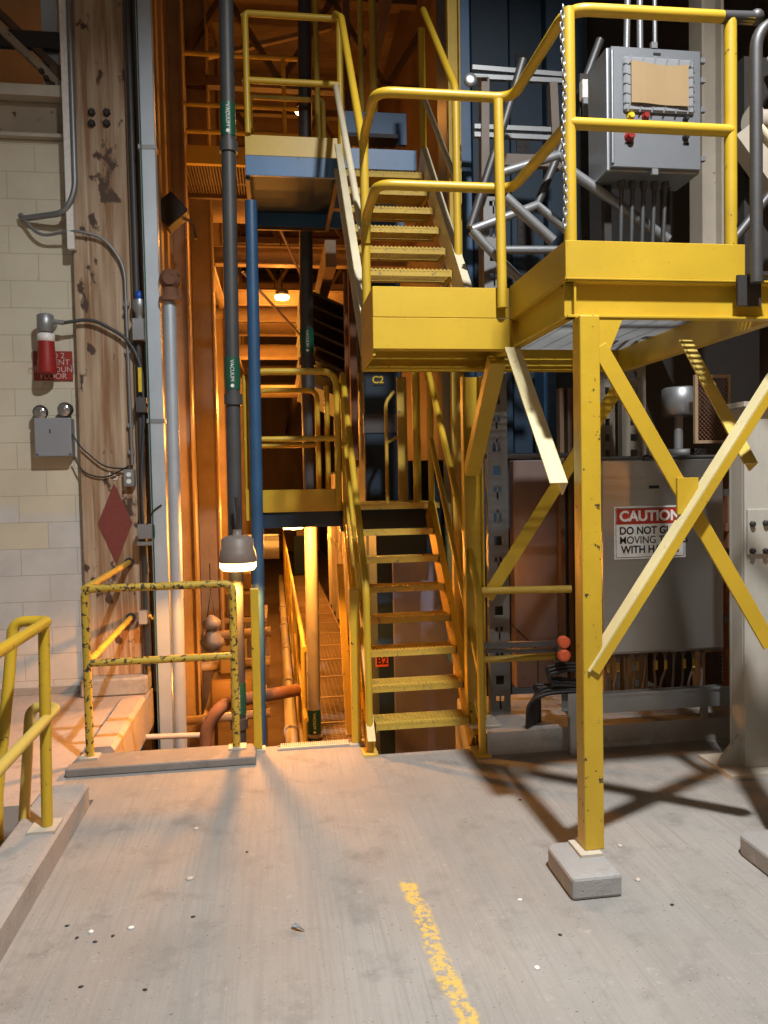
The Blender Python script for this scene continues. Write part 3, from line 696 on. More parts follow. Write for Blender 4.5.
# machine body along the corridor & stainless panels beneath the stair
mc = thing('corridor_machine', 'long row of pale metal machine panels lining the right side of the walkway', 'machine', (1.1, 9, -.3))
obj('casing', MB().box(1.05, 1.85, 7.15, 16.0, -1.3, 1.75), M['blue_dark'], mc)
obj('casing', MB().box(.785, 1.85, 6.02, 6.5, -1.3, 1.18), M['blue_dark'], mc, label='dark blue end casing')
obj('end_panel', MB().box(.905, 1.45, 5.985, 6.02, -1.2, .95), M['lavender'], mc, bevel=.006, label='stainless end panel seen between the stair treads')
b2 = at(382, 661, Y=6.01)
sg = obj('tag_plate', MB().box(b2.x-.05, b2.x+.05, 6.008, 6.018, b2.z-.045, b2.z+.045), M['orange'], mc)
text('lettering', 'B2', (b2.x, 6.006, b2.z), .085, M['ink'], sg, off=.002)
for i in range(9):
    y = 7.25+i*.75
    p = MB().box(.985, 1.045, y, y+.60, WZ+.15, 1.55)
    pnl = obj('panel_door', p, M['panel_pale'], mc, bevel=.008)
    for zc in (.25, .95):
        e = MB().lathe([(.11,0),(.11,.012)], (.987, y+.3, zc), (-1,0,0), 18)
        obj('port_cover', e, M['blue_mid'], pnl)
    obj('upright', MB().cyl((.975, y+.675, WZ), (.975, y+.675, 1.7), .04), M['pipe'], mc)
    obj('handle_wheel', MB().tube([(.92, y+.40+.06*math.cos(a*PI/6), .6+.06*math.sin(a*PI/6)) for a in range(12)], .009, 6, True).cyl((.985,y+.40,.6),(.91,y+.40,.6),.012), M['pipe'], mc)

# stainless box with the caution sign
cb = thing('junction_cabinet', 'wide stainless junction cabinet with a caution sign, hung behind the cross braces', 'cabinet', (2.25, 4.35, .13))
obj('cabinet_body', MB().box(1.862, 2.625, 4.235, 4.50, .515, 1.66), M['stainless'], cb, bevel=.006)
obj('door', MB().box(1.868, 2.618, 4.212, 4.234, .53, 1.65), M['stainless'], cb, bevel=.005)
obj('hinge_rail', MB().cyl((1.86,4.22,1.664),(2.63,4.22,1.664),.010).ball((2.14,4.215,1.664),.018), M['steel_bare'], cb)
p = at(654, 487, Y=4.21); obj('name_plate', MB().box(p.x-.03,p.x+.03,4.207,4.213,p.z-.009,p.z+.009), M['ink'], cb)
for z in (.70, 1.10, 1.45): obj('latch', MB().box(2.618, 2.66, 4.21, 4.24, z-.02, z+.02), M['steel_bare'], cb)
for x in (1.95,2.55): obj('stand_leg', MB().box(x,x+.04,4.40,4.44,.13,.52), M['tan'], cb)
# cable glands + cables under it
for i in range(11):
    x = 1.93+i*.060
    g = obj('cable_gland', MB().lathe([(.017,0),(.017,-.02),(.012,-.03)], (x, 4.30, .515), n=10), M['brown'], cb)
    q = .010*math.sin(i*2.3); obj('cable', MB().tube(fillet([(x,4.30,.49),(x+q,4.30,.40),(x-q*1.5,4.32,.32),(x-q,4.34,.24)],.05), .0075, 8), M['frame'], cb)
    if i in (0,1,3,5,6,8,9): obj('cable_tag', MB().box(x-.009,x+.009,4.286,4.289,.40,.455), M['yellow_old'], cb)
# sign
cs = thing('caution_sign', 'white caution sign with red header on the stainless junction cabinet', 'sign', (2.16, 4.21, 1.07))
sL, sR, sB, sT = 1.936, 2.374, 1.078, 1.382
obj('sign_board', MB().box(sL, sR, 4.206, 4.2115, sB, sT), M['white'], cs)
m = MB().box(sL+.008, sR-.008, 4.2048, 4.206, sT-.011, sT-.008).box(sL+.008, sR-.008, 4.2048, 4.206, sB+.008, sB+.011).box(sL+.008, sL+.011, 4.2048, 4.206, sB+.011, sT-.011).box(sR-.011, sR-.008, 4.2048, 4.206, sB+.011, sT-.011)
obj('border', m, M['ink'], cs)
obj('header', MB().box(sL+.013, sR-.013, 4.204, 4.206, sT-.102, sT-.013), M['signred'], cs)
cx = (sL+sR)/2
text('header_lettering', 'CAUTION', (cx, 4.2032, sT-.058), .083, M['white'], cs, off=.0028)
text('lettering', 'DO NOT GUIDE', (sL+.03, 4.2052, sT-.142), .061, M['ink'], cs, align='LEFT', off=.0016, sx=.93)
text('lettering', 'MOVING TOOLS', (sL+.03, 4.2052, sT-.197), .061, M['ink'], cs, align='LEFT', off=.0006, sx=.93)
text('lettering', 'WITH HANDS', (cx, 4.2052, sT-.252), .061, M['ink'], cs, off=.0016, sx=.93)
# cable tray
ct = thing('cable_tray', 'grey steel cable tray crossing under the stainless cabinet, end dropping at left', 'tray', (2.0, 4.12, .13))
obj('tray', MB().sweep([(0,0),(.10,0),(.10,.095),(.094,.095),(.094,.006),(.006,.006),(.006,.11),(0,.11)], (1.585,4.05,.235), (2.56,4.05,.235), (0,1,0), (0,0,1)).box(1.585,2.56,4.042,4.05,.333,.345), M['galv'], ct)
obj('hanger', MB().box(1.60,1.65,4.06,4.10,.0,.235), M['galv'], ct); obj('hanger', MB().box(2.45,2.49,4.165,4.19,.13,.235), M['galv'], ct); obj('end_clip', MB().box(1.58,1.66,4.032,4.042,.23,.36), M['galv'], ct)
obj('rail', MB().bar(at(481,645,Y=4.2), at(562,643,Y=4.2), .03, .028).bar(at(481,651,Y=4.22), at(556,650,Y=4.22), .03, .02).bar(at(559,640,Y=4.19), at(559,676,Y=4.19), .035, .03, (1,0,0)), M['steel_bare'], ct)
for k in range(6):
    pts = fillet([(1.70, 4.12+.012*k, .345+.010*(k%3)), (1.50-.012*k, 4.13+.02*k, .345+.012*(k%3)), (1.385+.02*k, 4.14+.02*k, .30), (1.39+.022*k, 4.18+.02*k, .138)], .10, 6)
    tag(obj('black_cable', MB().tube(pts, .011, 8), M['black']), 'black rubber cable drooping off the left end of the cable tray', 'cable', 'cables at the tray end')
lp = fillet([(1.74,4.14,.36),(1.52,4.13,.39),(1.50,4.13,.45),(1.60,4.13,.47),(1.80,4.14,.45)], .05, 6)
obj('coiled_cable', MB().tube(lp,.011,8).tube([p+Vector((.0,.02,.014)) for p in lp],.011,8).tube([p+Vector((.0,.04,.028)) for p in lp],.011,8), M['black'], None, 'looped black cable resting above the tray beside the orange fittings', 'cable')
og = MB()
for z in (.50,.575): og.lathe([(.034,0),(.034,.03),(.028,.035),(.010,.036)], at(563,660,Y=4.1)*1.0+Vector((0,0,z-.47)), (0,-1,0), 16)
obj('orange_fitting', og, M['orange'], None, 'pair of round orange plastic fittings left of the front platform post', 'fitting')
# brace conduit at (485..572, 453)
obj('cross_conduit', MB().cyl(at(482,456,Y=4.5), at(602,455,Y=4.5), .016), M['steel_bare'], None, 'thin dark horizontal conduit crossing behind the platform post', 'conduit')
# things above the stainless box
for i,(pa,pb) in enumerate(((600,615),(622,646))):
    a, b = at(pa,420,Y=4.7).x, at(pb,420,Y=4.7).x
    m = MB(); zz = .13
    while zz < 2.3:
        m.box(a, a+(b-a)*.35, 4.7, 4.712, zz, zz+.10).box(a+(b-a)*.65, b, 4.7, 4.712, zz, zz+.10).box(a+(b-a)*.35, a+(b-a)*.65, 4.7, 4.712, zz, zz+.055); zz += .10
    m.box(a,a+.008,4.712,4.76,.13,zz)
    obj('perforated_bracket', m, M['perf_beige'], None, ('narrow', 'wider')[i]+' beige perforated upright above the stainless cabinet, '+('next to the yellow post','between the first upright and the tank')[i], 'bracket')
tk = thing('steel_tank', 'small silver cylinder vessel under the platform above the stainless cabinet', 'tank', (2.5, 4.9, 1.66))
c0 = at(681,416,Y=4.9)
obj('vessel', MB().lathe([(.11,0),(.125,.005),(.125,.18),(.11,.19)], (c0.x,4.9,c0.z), n=24), M['galv'], tk)
obj('neck', MB().cyl((c0.x-.02,4.9,c0.z-.30),(c0.x-.02,4.9,c0.z),.03), M['galv'], tk)
obj('base_pan', MB().lathe([(.15,0),(.16,.02),(.16,.07),(.15,.075)], (c0.x,4.9,c0.z-.30), n=24), M['steel_bare'], tk)
obj('support', MB().box(c0.x-.2,c0.x+.2,4.75,5.05,.135,c0.z-.30), M['dark'], tk)
# wire mesh guards
def mesh_guard(px0, px1, py0, py1, Y, name, lab):
    a, b = at(px0,py0,Y=Y), at(px1,py1,Y=Y); t = thing(name, lab, 'guard', ((a.x+b.x)/2, Y, b.z))
    m = MB(); s = .028; X0, X1, Z0, Z1 = a.x, b.x, b.z, a.z; H = Z1-Z0; W = X1-X0
    k = -int(H/s)-1
    while X0+k*s < X1:
        for sgn in (1, -1):
            # line from (x, Z0) going up with slope 1
            xa = X0+k*s if sgn == 1 else X1-k*s
            pts = []
            t0 = max(0, (X0-xa) if sgn == 1 else (xa-X1)); t1 = min(H, (X1-xa) if sgn == 1 else (xa-X0))
            if t1 > t0+.004: m.bar((xa+sgn*t0, Y+.004*sgn, Z0+t0), (xa+sgn*t1, Y+.004*sgn, Z0+t1), .004, .004)
        k += 1
    obj('wire_mesh', m, M['rust'], t)
    obj('frame', MB().box(X0-.02,X0,Y-.012,Y+.012,Z0-.02,Z1+.02).box(X1,X1+.02,Y-.012,Y+.012,Z0-.02,Z1+.02).box(X0,X1,Y-.012,Y+.012,Z0-.02,Z0).box(X0,X1,Y-.012,Y+.012,Z1,Z1+.02), M['tan'], t)
mesh_guard(704,724,652,685,4.62,'mesh_guard','small rusty wire mesh guard low between the cabinet and the grey column')
mesh_guard(697,727,378,440,4.62,'mesh_guard','dark wire mesh guard beside the silver vessel under the platform')
m = MB()
a = at(723,470,Y=4.55).x
m.box(a,a+.03,4.5,4.56,.135,1.75).box(a+.05,a+.07,4.5,4.56,.135,1.75)
for z in (.4,.8,1.2,1.5): m.box(a-.02,a+.09,4.49,4.50,z,z+.05)
obj('rusty_ladder_rail', m, M['rust'], None, 'rusty vertical rails between the stainless cabinet and the grey column', 'rail')

# grey building column right
gc = thing('grey_column', 'pale grey steel column stub with bolted splice plate at the right edge', 'column', (2.6, 3.8, 0))
obj('web', MB().box(2.40,2.85,3.67,3.69,.02,1.90).box(2.40,2.42,3.69,3.79,.02,1.90).box(2.40,2.85,3.79,3.81,.02,1.90), M['greycol'], gc, bevel=.003)
obj('top_cap', MB().sweep([(2.37,1.90),(2.90,1.90),(2.90,1.925),(2.37,1.925)], (0,3.63,0), (0,3.85,0), (1,0,0), (0,0,1)), M['greycol'], gc)
obj('splice_plate', MB().box(2.408,2.80,3.655,3.669,1.14,1.375), M['greycol'], gc, bevel=.003)
obj('bolt', MB().bolts([at(752,524,Y=3.655),at(765,523,Y=3.655),at(752,551,Y=3.655),at(765,551,Y=3.655)],.016,.02), M['dark'], gc)
obj('gusset', MB().sweep([(0,0),(-.12,0),(-.12,.02),(0,.16)], (2.40,3.72,.02), (2.40,3.74,.02), (1,0,0), (0,0,1)), M['greycol'], gc)
obj('base_plate', MB().box(2.27,2.95,3.58,3.90,.0,.02), M['beige'], gc)
# beige upper column and handwheel machinery beyond the platform
ux = at(702,100,Y=4.9).x; uw = at(724,100,Y=4.9).x
uc = MB().box(ux,ux+.02,4.9,5.06,2.55,7.5).box(ux+.02,uw,4.97,4.985,2.55,7.5).box(uw-.02,uw,4.9,5.06,2.55,7.5).box(ux-.05,uw+.05,4.88,5.9,2.50,2.549)
obj('beige_upright', uc, M['beige'], None, 'beige steel upright rising behind the control cabinet at right', 'column')
vw = thing('valve_machine', 'beige and grey valve assembly with handwheel at the upper right edge', 'valve', (2.62, 3.75, 2.6))
hc = Vector((2.60,3.55,3.70)); 
obj('handwheel', MB().tube([hc+Vector((.11*math.cos(a*PI/9),0,.11*math.sin(a*PI/9))) for a in range(18)], .018, 8, True).bar(hc-Vector((.11,0,0)),hc+Vector((.11,0,0)),.02,.02).bar(hc-Vector((0,0,.11)),hc+Vector((0,0,.11)),.02,.02,(1,0,0)).cyl(hc+Vector((0,.2,0)),hc-Vector((0,.03,0)),.02), M['beige'], vw)
obj('valve_body', MB().cyl((2.45,3.72,3.37),(2.9,3.72,3.37),.055).lathe([(.08,0),(.08,.02)],(2.47,3.72,3.37),(1,0,0)).bar((2.40,3.72,3.30),(2.66,3.72,2.98),.10,.10), M['beige'], vw)
obj('bracket', MB().box(2.50,2.75,3.82,3.9,2.35,3.75), M['dark'], vw)
obj('dark_arm', MB().cyl((2.02,3.55,2.42),(2.52,3.55,3.0),.022).bar((1.92,3.7,2.58),(2.35,3.7,2.60),.05,.02), M['steel_bare'], vw)
for (px,py) in ((690,86),(690,145),(688,100)):
    pass
bt = thing('tape_meter', 'small white and grey meter box beside the control cabinet', 'meter', at(588,95,Y=4.2))
c0 = at(587,88,Y=4.2); obj('meter_body', MB().box(c0.x-.03,c0.x+.03,4.19,4.24,c0.z-.06,c0.z+.045), M['white'], bt, bevel=.004); obj('keypad', MB().box(c0.x-.028,c0.x+.028,4.185,4.2,c0.z-.155,c0.z-.065), M['greybox'], bt)
obj('back_plate', MB().box(c0.x-.025,c0.x+.025,4.24,4.26,2.9,c0.z+.1), M['dark'], bt)

# ================================================================== LEFT WALL: COLUMN, BEAM, FITTINGS
col = thing('building_column', 'tall rust stained steel building column beside the block wall', 'column', (-1.2, 6.1, 0))
obj('front_flange', MB().box(-1.43,-1.02,6.02,6.04,.13,8.1), M['stained'], col, bevel=.004)
obj('web', MB().box(-1.235,-1.215,6.04,6.40,.13,8.1).box(-1.43,-1.02,6.40,6.42,.13,8.1), M['brown'], col)
obj('side_angle', MB().box(-1.015,-.985,5.99,6.10,.13,8.1).box(-.98,-.955,6.06,6.10,.6,8.1), M['brown'], col, label='dark brown edge angle')
obj('footing', MB().box(-1.46,-.98,5.90,6.12,.0,.13), M['curb'], col, bevel=.012)
obj('bolt', MB().bolts([at(92,113,Y=6.02),at(107,113,Y=6.02),at(92,124,Y=6.02),at(107,124,Y=6.02)],.028,.03), M['dark'], col)
dm = MB().sweep([(0,.30),(.125,0),(0,-.31),(-.125,0)], (-1.192,6.012,1.285), (-1.192,6.019,1.285), (1,0,0), (0,0,1))
dmo = obj('diamond_marker', dm, M['maroon'], col, label='faded dark red diamond painted marker')
text('lettering', '15', (-1.20, 6.014, 1.635), .085, M['white'], col)
# beam over block wall
bw = thing('lintel_beam', 'stained steel beam resting on top of the block wall at upper left', 'beam', (-2.2, 6.1, 4.13))
obj('web', MB().box(-6,-1.46,6.12,6.14,4.16,4.42), M['beamstain'], bw)
obj('flange', MB().box(-6,-1.46,6.02,6.24,4.42,4.50), M['beige'], bw); obj('flange', MB().box(-6,-1.46,6.04,6.24,4.135,4.16), M['beige'], bw)
br = thing('roof_brace', 'diagonal brown double angle brace above the block wall', 'brace', (-1.9, 6.15, 4.5))
obj('angle', MB().bar(at(-30,0,Y=6.1), at(62,88,Y=6.1), .05, .075, (0,1,0)), M['beamstain'], br); obj('angle', MB().bar(at(-18,-4,Y=6.16), at(70,82,Y=6.16), .05, .06, (0,1,0)), M['brown'], br)
obj('gusset', MB().box(-1.56,-1.46,6.08,6.10,4.50,4.68), M['brown'], br); obj('bolt', MB().bolts([at(42,72,Y=6.06),at(47,79,Y=6.06),at(53,85,Y=6.06)],.02,.03), M['dark'], br)
# perforated channel upper left
m = MB(); a, b = at(42,40,Y=6.2).x, at(58,40,Y=6.2).x; zz = 4.5
while zz < 8:
    m.box(a,a+.05,6.2,6.21,zz,zz+.3).box(b-.04,b,6.2,6.21,zz,zz+.3).box(a+.05,b-.04,6.2,6.21,zz,zz+.12).box(a+.05,b-.04,6.2,6.21,zz+.17,zz+.3); zz += .3
obj('perforated_channel', m, M['silverduct'], None, 'pale perforated channel standing behind the diagonal brace at upper left', 'channel')
obj('cross_bar', MB().bar((-1.95,6.15,4.88),(-1.44,6.15,4.88),.05,.12), M['dark'], None, 'dark horizontal bar crossing the pale perforated channel', 'bar')
struct('wall_upper', MB().box(-6,-1.45,7.6,7.7,4.2,9), M['siding'])
# conduits down the column's left edge
cd = thing('conduit_run', 'white and grey conduits running down the left edge of the stained column', 'conduit', (-1.42, 5.98, 3.2))
obj('duct', MB().box(-1.455,-1.405,5.96,6.0,3.30,8.1), M['white'], cd, bevel=.004)
obj('conduit', MB().tube(fillet([(-1.375,5.96,8.1),(-1.385,5.96,3.72),(-1.46,5.96,3.56),(-1.78,6.05,3.54),(-1.80,6.07,3.57)],.14,6),.022,10), M['conduit'], cd)
obj('conduit', MB().tube(fillet([(-1.79,6.05,3.56),(-1.66,6.02,3.40),(-1.40,5.96,3.44),(-1.20,5.99,3.40),(-1.06,5.99,3.20),(-1.05,5.99,1.72)],.2,8),.012,8), M['conduit'], cd)
for z in (2.9,2.55,2.0,1.8): obj('clip', MB().box(-1.075,-1.035,5.985,6.015,z,z+.03), M['galv'], cd)
# horn
hn = thing('alarm_horn', 'red alarm horn with silver junction box on the block wall', 'alarm', at(47,350,Y=6.05))
c = at(47,333,Y=6.0)
obj('junction_box', MB().lathe([(.045,0),(.06,.02),(.06,.12),(.045,.13)], (c.x,5.97,c.z), n=16).lathe([(.05,0),(.05,.14)],(c.x,6.1,c.z+.08),(0,-1,0),14).cyl((c.x+.04,5.97,c.z+.08),(c.x+.13,5.97,c.z+.07),.018), M['galv'], hn)
obj('collar', MB().lathe([(.055,0),(.062,.01),(.062,.05),(.05,.06)], (c.x,5.97,c.z-.07), n=16), M['white'], hn)
obj('horn_body', MB().lathe([(.066,-.23),(.068,-.21),(.062,-.12),(.058,0)], (c.x,5.97,c.z-.07), n=18), M['red'], hn)
sg = thing('warning_placard', 'red placard with worn lettering behind the red alarm horn', 'sign', (-1.615, 6.09, 2.37))
obj('board', MB().box(-1.755,-1.478,6.088,6.098,2.362,2.58), M['redlabel'], sg)
text('lettering', 'CO 2', (-1.60,6.087,2.545), .060, M['pink'], sg); text('lettering', 'PRESENT', (-1.615,6.087,2.495), .060, M['pink'], sg)
text('lettering', 'ON GROUND', (-1.615,6.087,2.442), .058, M['pink'], sg); text('lettering', 'FLOOR', (-1.615,6.087,2.392), .060, M['pink'], sg)
obj('screw', MB().bolts([(-1.74,6.088,2.47),(-1.49,6.088,2.47)],.008,.005), M['galv'], sg)
cw = MB().tube(fillet([(c.x+.13,5.97,c.z+.07),(-1.30,5.97,2.80),(-1.05,5.97,2.66),(-.955,5.95,2.46),(-.945,5.95,2.1),(-.985,5.95,1.55),(-.96,5.96,.9)],.25,8),.013,8)
obj('alarm_cable', cw, M['darkpipe'], None, 'dark cable arching from the alarm horn across the stained column', 'cable')
# emergency light
el = thing('emergency_light', 'grey emergency light box with two round lamp heads on the block wall', 'light', at(55,440,Y=6.05))
obj('housing', MB().box(-1.738,-1.478,5.98,6.095,1.79,2.075), M['greybox'], el, bevel=.008, seg=2)
for x_, zx, col_ in ((-1.695,2.115,0),(-1.525,2.135,1)):
    hd = obj('lamp_head', MB().lathe([(.03,.07),(.05,.055),(.055,.02),(.05,0)], (x_,5.99,zx), (.15*(1 if col_ else -.6),1,.1), 18).cyl((x_,6.04,2.06),(x_,6.04,zx),.015), M['black'] if not col_ else M['steel_bare'], el)
    obj('lens', MB().lathe([(.047,0),(.04,.008),(.0,.014)], (x_,5.988,zx-.004), (0,-1,-.1), 18), M['glass'], hd)
obj('screw', MB().bolts([(-1.72,5.98,1.805),(-1.49,5.98,1.805)],.007,.004).box(-1.63,-1.622,5.978,5.98,1.96,1.99), M['ink'], el)
# outlet
ot = thing('outlet_box', 'small weatherproof outlet box low on the right side of the stained column', 'outlet', at(130,480,Y=5.98))
c = at(129,478,Y=5.96)
obj('box', MB().box(c.x-.04,c.x+.04,5.955,6.015,c.z-.065,c.z+.065), M['galv'], ot, bevel=.006)
obj('receptacle', MB().lathe([(.018,0),(.018,.006)],(c.x,5.955,c.z+.025),(0,-1,0)).lathe([(.018,0),(.018,.006)],(c.x,5.955,c.z-.025),(0,-1,0)), M['white'], ot)
obj('light_cord', MB().tube(fillet([(-1.478,6.0,1.96),(-1.42,5.99,1.86),(-1.25,5.99,1.70),(c.x,5.975,c.z+.07)],.1,6),.006,6).tube(fillet([(-1.478,6.03,1.78),(-1.40,6.0,1.66),(-1.25,6.0,1.62),(c.x,5.975,c.z+.09)],.1,6),.006,6), M['black'], None, 'thin black cord from the emergency light to the outlet box', 'cord')
# control station with blue beacon on dark conduit right of column
cn = thing('beacon_station', 'small blue topped beacon and switch boxes on the dark conduit beside the silver duct', 'beacon', at(140,330,Y=5.95))
c = at(139,300,Y=5.95)
obj('blue_lamp', MB().lathe([(.02,0),(.026,.03),(.020,.06),(.0,.075)], (c.x,5.95,c.z), n=14), M['bluecap'], cn)
obj('box', MB().lathe([(.045,0),(.05,-.03),(.05,-.07),(.03,-.10),(.03,-.14)], (c.x,5.95,c.z), n=12).box(c.x-.05,c.x+.05,5.91,5.99,c.z-.30,c.z-.14), M['galv'], cn, bevel=.004)
obj('toggle', MB().box(c.x-.04,c.x+.035,5.915,5.98,c.z-.83,c.z-.72).cyl((c.x+.03,5.94,c.z-.78),(c.x+.15,5.94,c.z-.80),.012), M['steel_bare'], cn)
obj('yellow_label', MB().box(c.x-.02,c.x+.005,5.925,5.93,c.z-.68,c.z-.5), M['yellowtag'], cn)
obj('conduit', MB().cyl((c.x-.02,5.98,.2),(c.x-.02,5.98,8.1),.022).cyl((c.x+.03,6.0,.0),(c.x+.02,6.0,7.5),.018), M['darkpipe'], cn)
sw = thing('limit_switch', 'small switch mechanism with wires at column foot height beside the silver duct', 'switch', at(150,532,Y=5.9))
c = at(148,532,Y=5.9)
obj('body', MB().box(c.x-.07,c.x+.06,5.86,5.93,c.z-.05,c.z+.06).box(c.x-.08,c.x+.09,5.87,5.92,c.z-.10,c.z-.07), M['galv'], sw, bevel=.005)
obj('wire', MB().tube(fillet([(c.x,5.86,c.z+.06),(c.x+.05,5.85,c.z+.16),(c.x+.11,5.85,c.z+.20)],.05),.006,6), M['black'], sw)
cb2 = at(146,617,Y=5.9); sw2 = thing('conduit_box', 'small grey conduit box with curled yellow wire below the limit switch', 'box', cb2)
obj('box', MB().box(cb2.x-.05,cb2.x+.01,5.87,5.93,cb2.z-.05,cb2.z+.05), M['greybox'], sw2, bevel=.004); obj('wire', MB().tube([cb2+Vector((.02+.05*k/8, -.01, .02*math.sin(k))) for k in range(9)],.007,6), M['yellow_old'], sw2)
# silver duct + pipe
sd = thing('silver_duct', 'tall pale silver rectangular cable duct with a teal seam left of the pipes', 'duct', (-.83, 5.9, -1.3))
a, b = at(139,0,Y=5.9), at(156,0,Y=5.9)
obj('duct', MB().box(-.905,-.795,5.86,5.94,-1.34,8.1), M['silverduct'], sd, bevel=.004)
obj('teal_seam', MB().box(-.897,-.889,5.852,5.860,-1.34,8.1), M['green'], sd)
obj('flange', MB().box(-.915,-.785,5.855,5.945,4.0,4.03).box(-.915,-.785,5.855,5.945,2.02,2.05), M['galv'], sd)
vp = thing('vent_pipe', 'grey steel pipe with a rusty capped elbow beside the silver duct', 'pipe', (-.73, 5.85, -1.3))
obj('pipe', MB().cyl((-.745,5.85,-1.34),(-.725,5.85,2.90),.045,16), M['silverduct'], vp)
obj('cap', MB().lathe([(.085,0),(.085,.03),(.06,.035),(.055,.10)], (-.715,5.85,2.90), n=16).lathe([(.06,-.05),(.075,-.05),(.075,.03),(.05,.035),(.045,.05)], (-.715,5.85,3.06), (0,-1,0), 16), M['rust'], vp)
# vacuum pipes
def vac(name, pts, r, label, zlab, mat, lower=None):
    t = thing(name, label, 'pipe', pts[0], 'vacuum pipes')
    if lower: obj('pipe', MB().tube(pts[:2], r, 14), lower, t, label='lower length of pipe, paler with painted-in lamplight'); obj('pipe', MB().tube(pts[1:], r, 14), mat, t)  # lower length gets a paler colour for the sodium light falling on it
    else: obj('pipe', MB().tube(pts, r, 14), mat, t)
    for z in zlab:
        # find x,y on the pipe
        for i in range(len(pts)-1):
            p0, p1 = Vector(pts[i]), Vector(pts[i+1])
            if p0.z <= z <= p1.z:
                k = (z-p0.z)/(p1.z-p0.z); q = p0.lerp(p1, k); break
        lb = obj('label_band', MB().cyl((q.x,q.y,z-.10),(q.x,q.y,z+.11),r+.003,16), M['green'], t, label='green printed pipe label')
        text('lettering', 'VACUUM', (q.x,q.y-r-.005,z+.02), .034, M['white'], lb, rot=(PI/2,PI/2,0))
        obj('arrow_mark', MB().lathe([(.012,0),(.012,.003)], (q.x,q.y-r-.003,z-.078), (0,-1,0), 10), M['white'], lb)
        obj('coupling', MB().cyl((q.x,q.y,z-.20),(q.x,q.y,z-.13),r+.012,16), mat, t)
    return t
vac('vacuum_pipe', [(-.285,5.2,-1.34),(-.265,5.2,1.2),(-.20,5.2,8.0)], .047, 'dark grey vacuum pipe with green labels standing left of the blue column', (3.92, 2.28, .12), M['darkpipe'])
vac('vacuum_pipe', [(.285,6.60,-1.34),(.30,6.60,1.3),(.305,6.60,3.0),(.40,6.72,8.0)], .057, 'vacuum pipe passing behind the middle platform with a green label near floor level', (-.50, 2.75), M['darkpipe'], M['pipe'])

# ================================================================== CORRIDOR
# pendant lamp
def lamp(name, c, s, label, mat, power, hang=True, grp='sodium lamps', r=.04, stem=0):
    t = thing(name, label, 'lamp', c, grp); c = Vector(c)
    if hang:
        obj('housing', MB().lathe([(.118*s,0),(.122*s,.012*s),(.112*s,.075*s),(.105*s,.085*s),(.105*s,.15*s),(.07*s,.17*s),(.03*s,.175*s),(.03*s,.21*s)], c, n=20), M['bronze'], t)
        obj('hook', MB().tube([c+Vector((0,0,.21*s)), c+Vector((.01,0,.30*s)), c+Vector((.0,0,.42*s))], .012*s, 8), M['dark'], t)
    else:
        obj('housing', MB().lathe([(.10*s,.0),(.11*s,.02*s),(.10*s,.08*s),(.03*s,.10*s)], c, n=16), M['bronze'], t)
    if stem: obj('stem', MB().cyl(c+Vector((0,0,.09*s)), c+Vector((0,0,.09*s+stem)), .012, 8), M['dark'], t)
    obj('lens', MB().lathe([(.118*s,0),(.118*s,-.03*s),(.10*s,-.052*s),(.0,-.062*s)], c, n=20), mat, t)
    l = bpy.data.lights.new('sodium_and_fill_light', 'SPOT' if hang else 'POINT'); l.energy = power*(1.3 if hang else 1); l.color = (1.0,.37,.055); l.shadow_soft_size = r
    if hang: l.spot_size = math.radians(165); l.spot_blend = .25
    lo = bpy.data.objects.new('sodium_and_fill_light', l); C.objects.link(lo); lo.location = c-Vector((0,0,.12*s+.03)); return t
lamp('pendant_lamp', at(238,562,Y=5.05), 1.0, 'glowing sodium pendant lamp hanging below the left corner of the middle platform', M['sodium'], 100)
lamp('sodium_lamp', at(293,524,Y=6.2), .75, 'glowing sodium lamp mounted under the middle platform', M['sodium'], 110, False)
lamp('sodium_lamp', at(303,110,Y=9.3), .8, 'glowing sodium lamp high up behind the upper platform rail', M['sodium_far'], 22, False, stem=.5)
lamp('sodium_lamp', at(282,296,Y=12.5), 1.0, 'glowing roof lamp, nearest of the two in the corridor between the platforms', M['sodium_far'], 85, False, stem=1.75)
lamp('sodium_lamp', at(276,333,Y=17), 1.0, 'glowing roof lamp, farthest of the two in the corridor between the platforms', M['sodium_far'], 160, False, stem=3.2)
def plight(loc, e, r=.06, col=(1.0,.37,.055)):  # bare orange points without fixtures; most are unseen fill added for brightness
    l = bpy.data.lights.new('sodium_and_fill_light', 'POINT'); l.energy = e; l.color = col; l.shadow_soft_size = r
    o = bpy.data.objects.new('sodium_and_fill_light', l); C.objects.link(o); o.location = loc; return o
# dead pendant (unlit globe)
dl = thing('unlit_pendant', 'unlit dark globe lamp hanging on the left over the pit', 'lamp', at(212,655,Y=6.3))
c = at(212,640,Y=6.3)
obj('globe', MB().lathe([(.0,-.10),(.06,-.085),(.095,-.03),(.095,.0),(.05,.06),(.045,.09),(.07,.10),(.075,.15),(.04,.18),(.02,.20)], c, n=18), M['bronze'], dl)
obj('hook', MB().tube([c+Vector((-.03,0,.19)), c+Vector((0,0,.40)), c+Vector((.03,0,.19))], .006, 6).cyl(c+Vector((0,0,.40)), c+Vector((0,0,.62)), .006), M['dark'], dl)

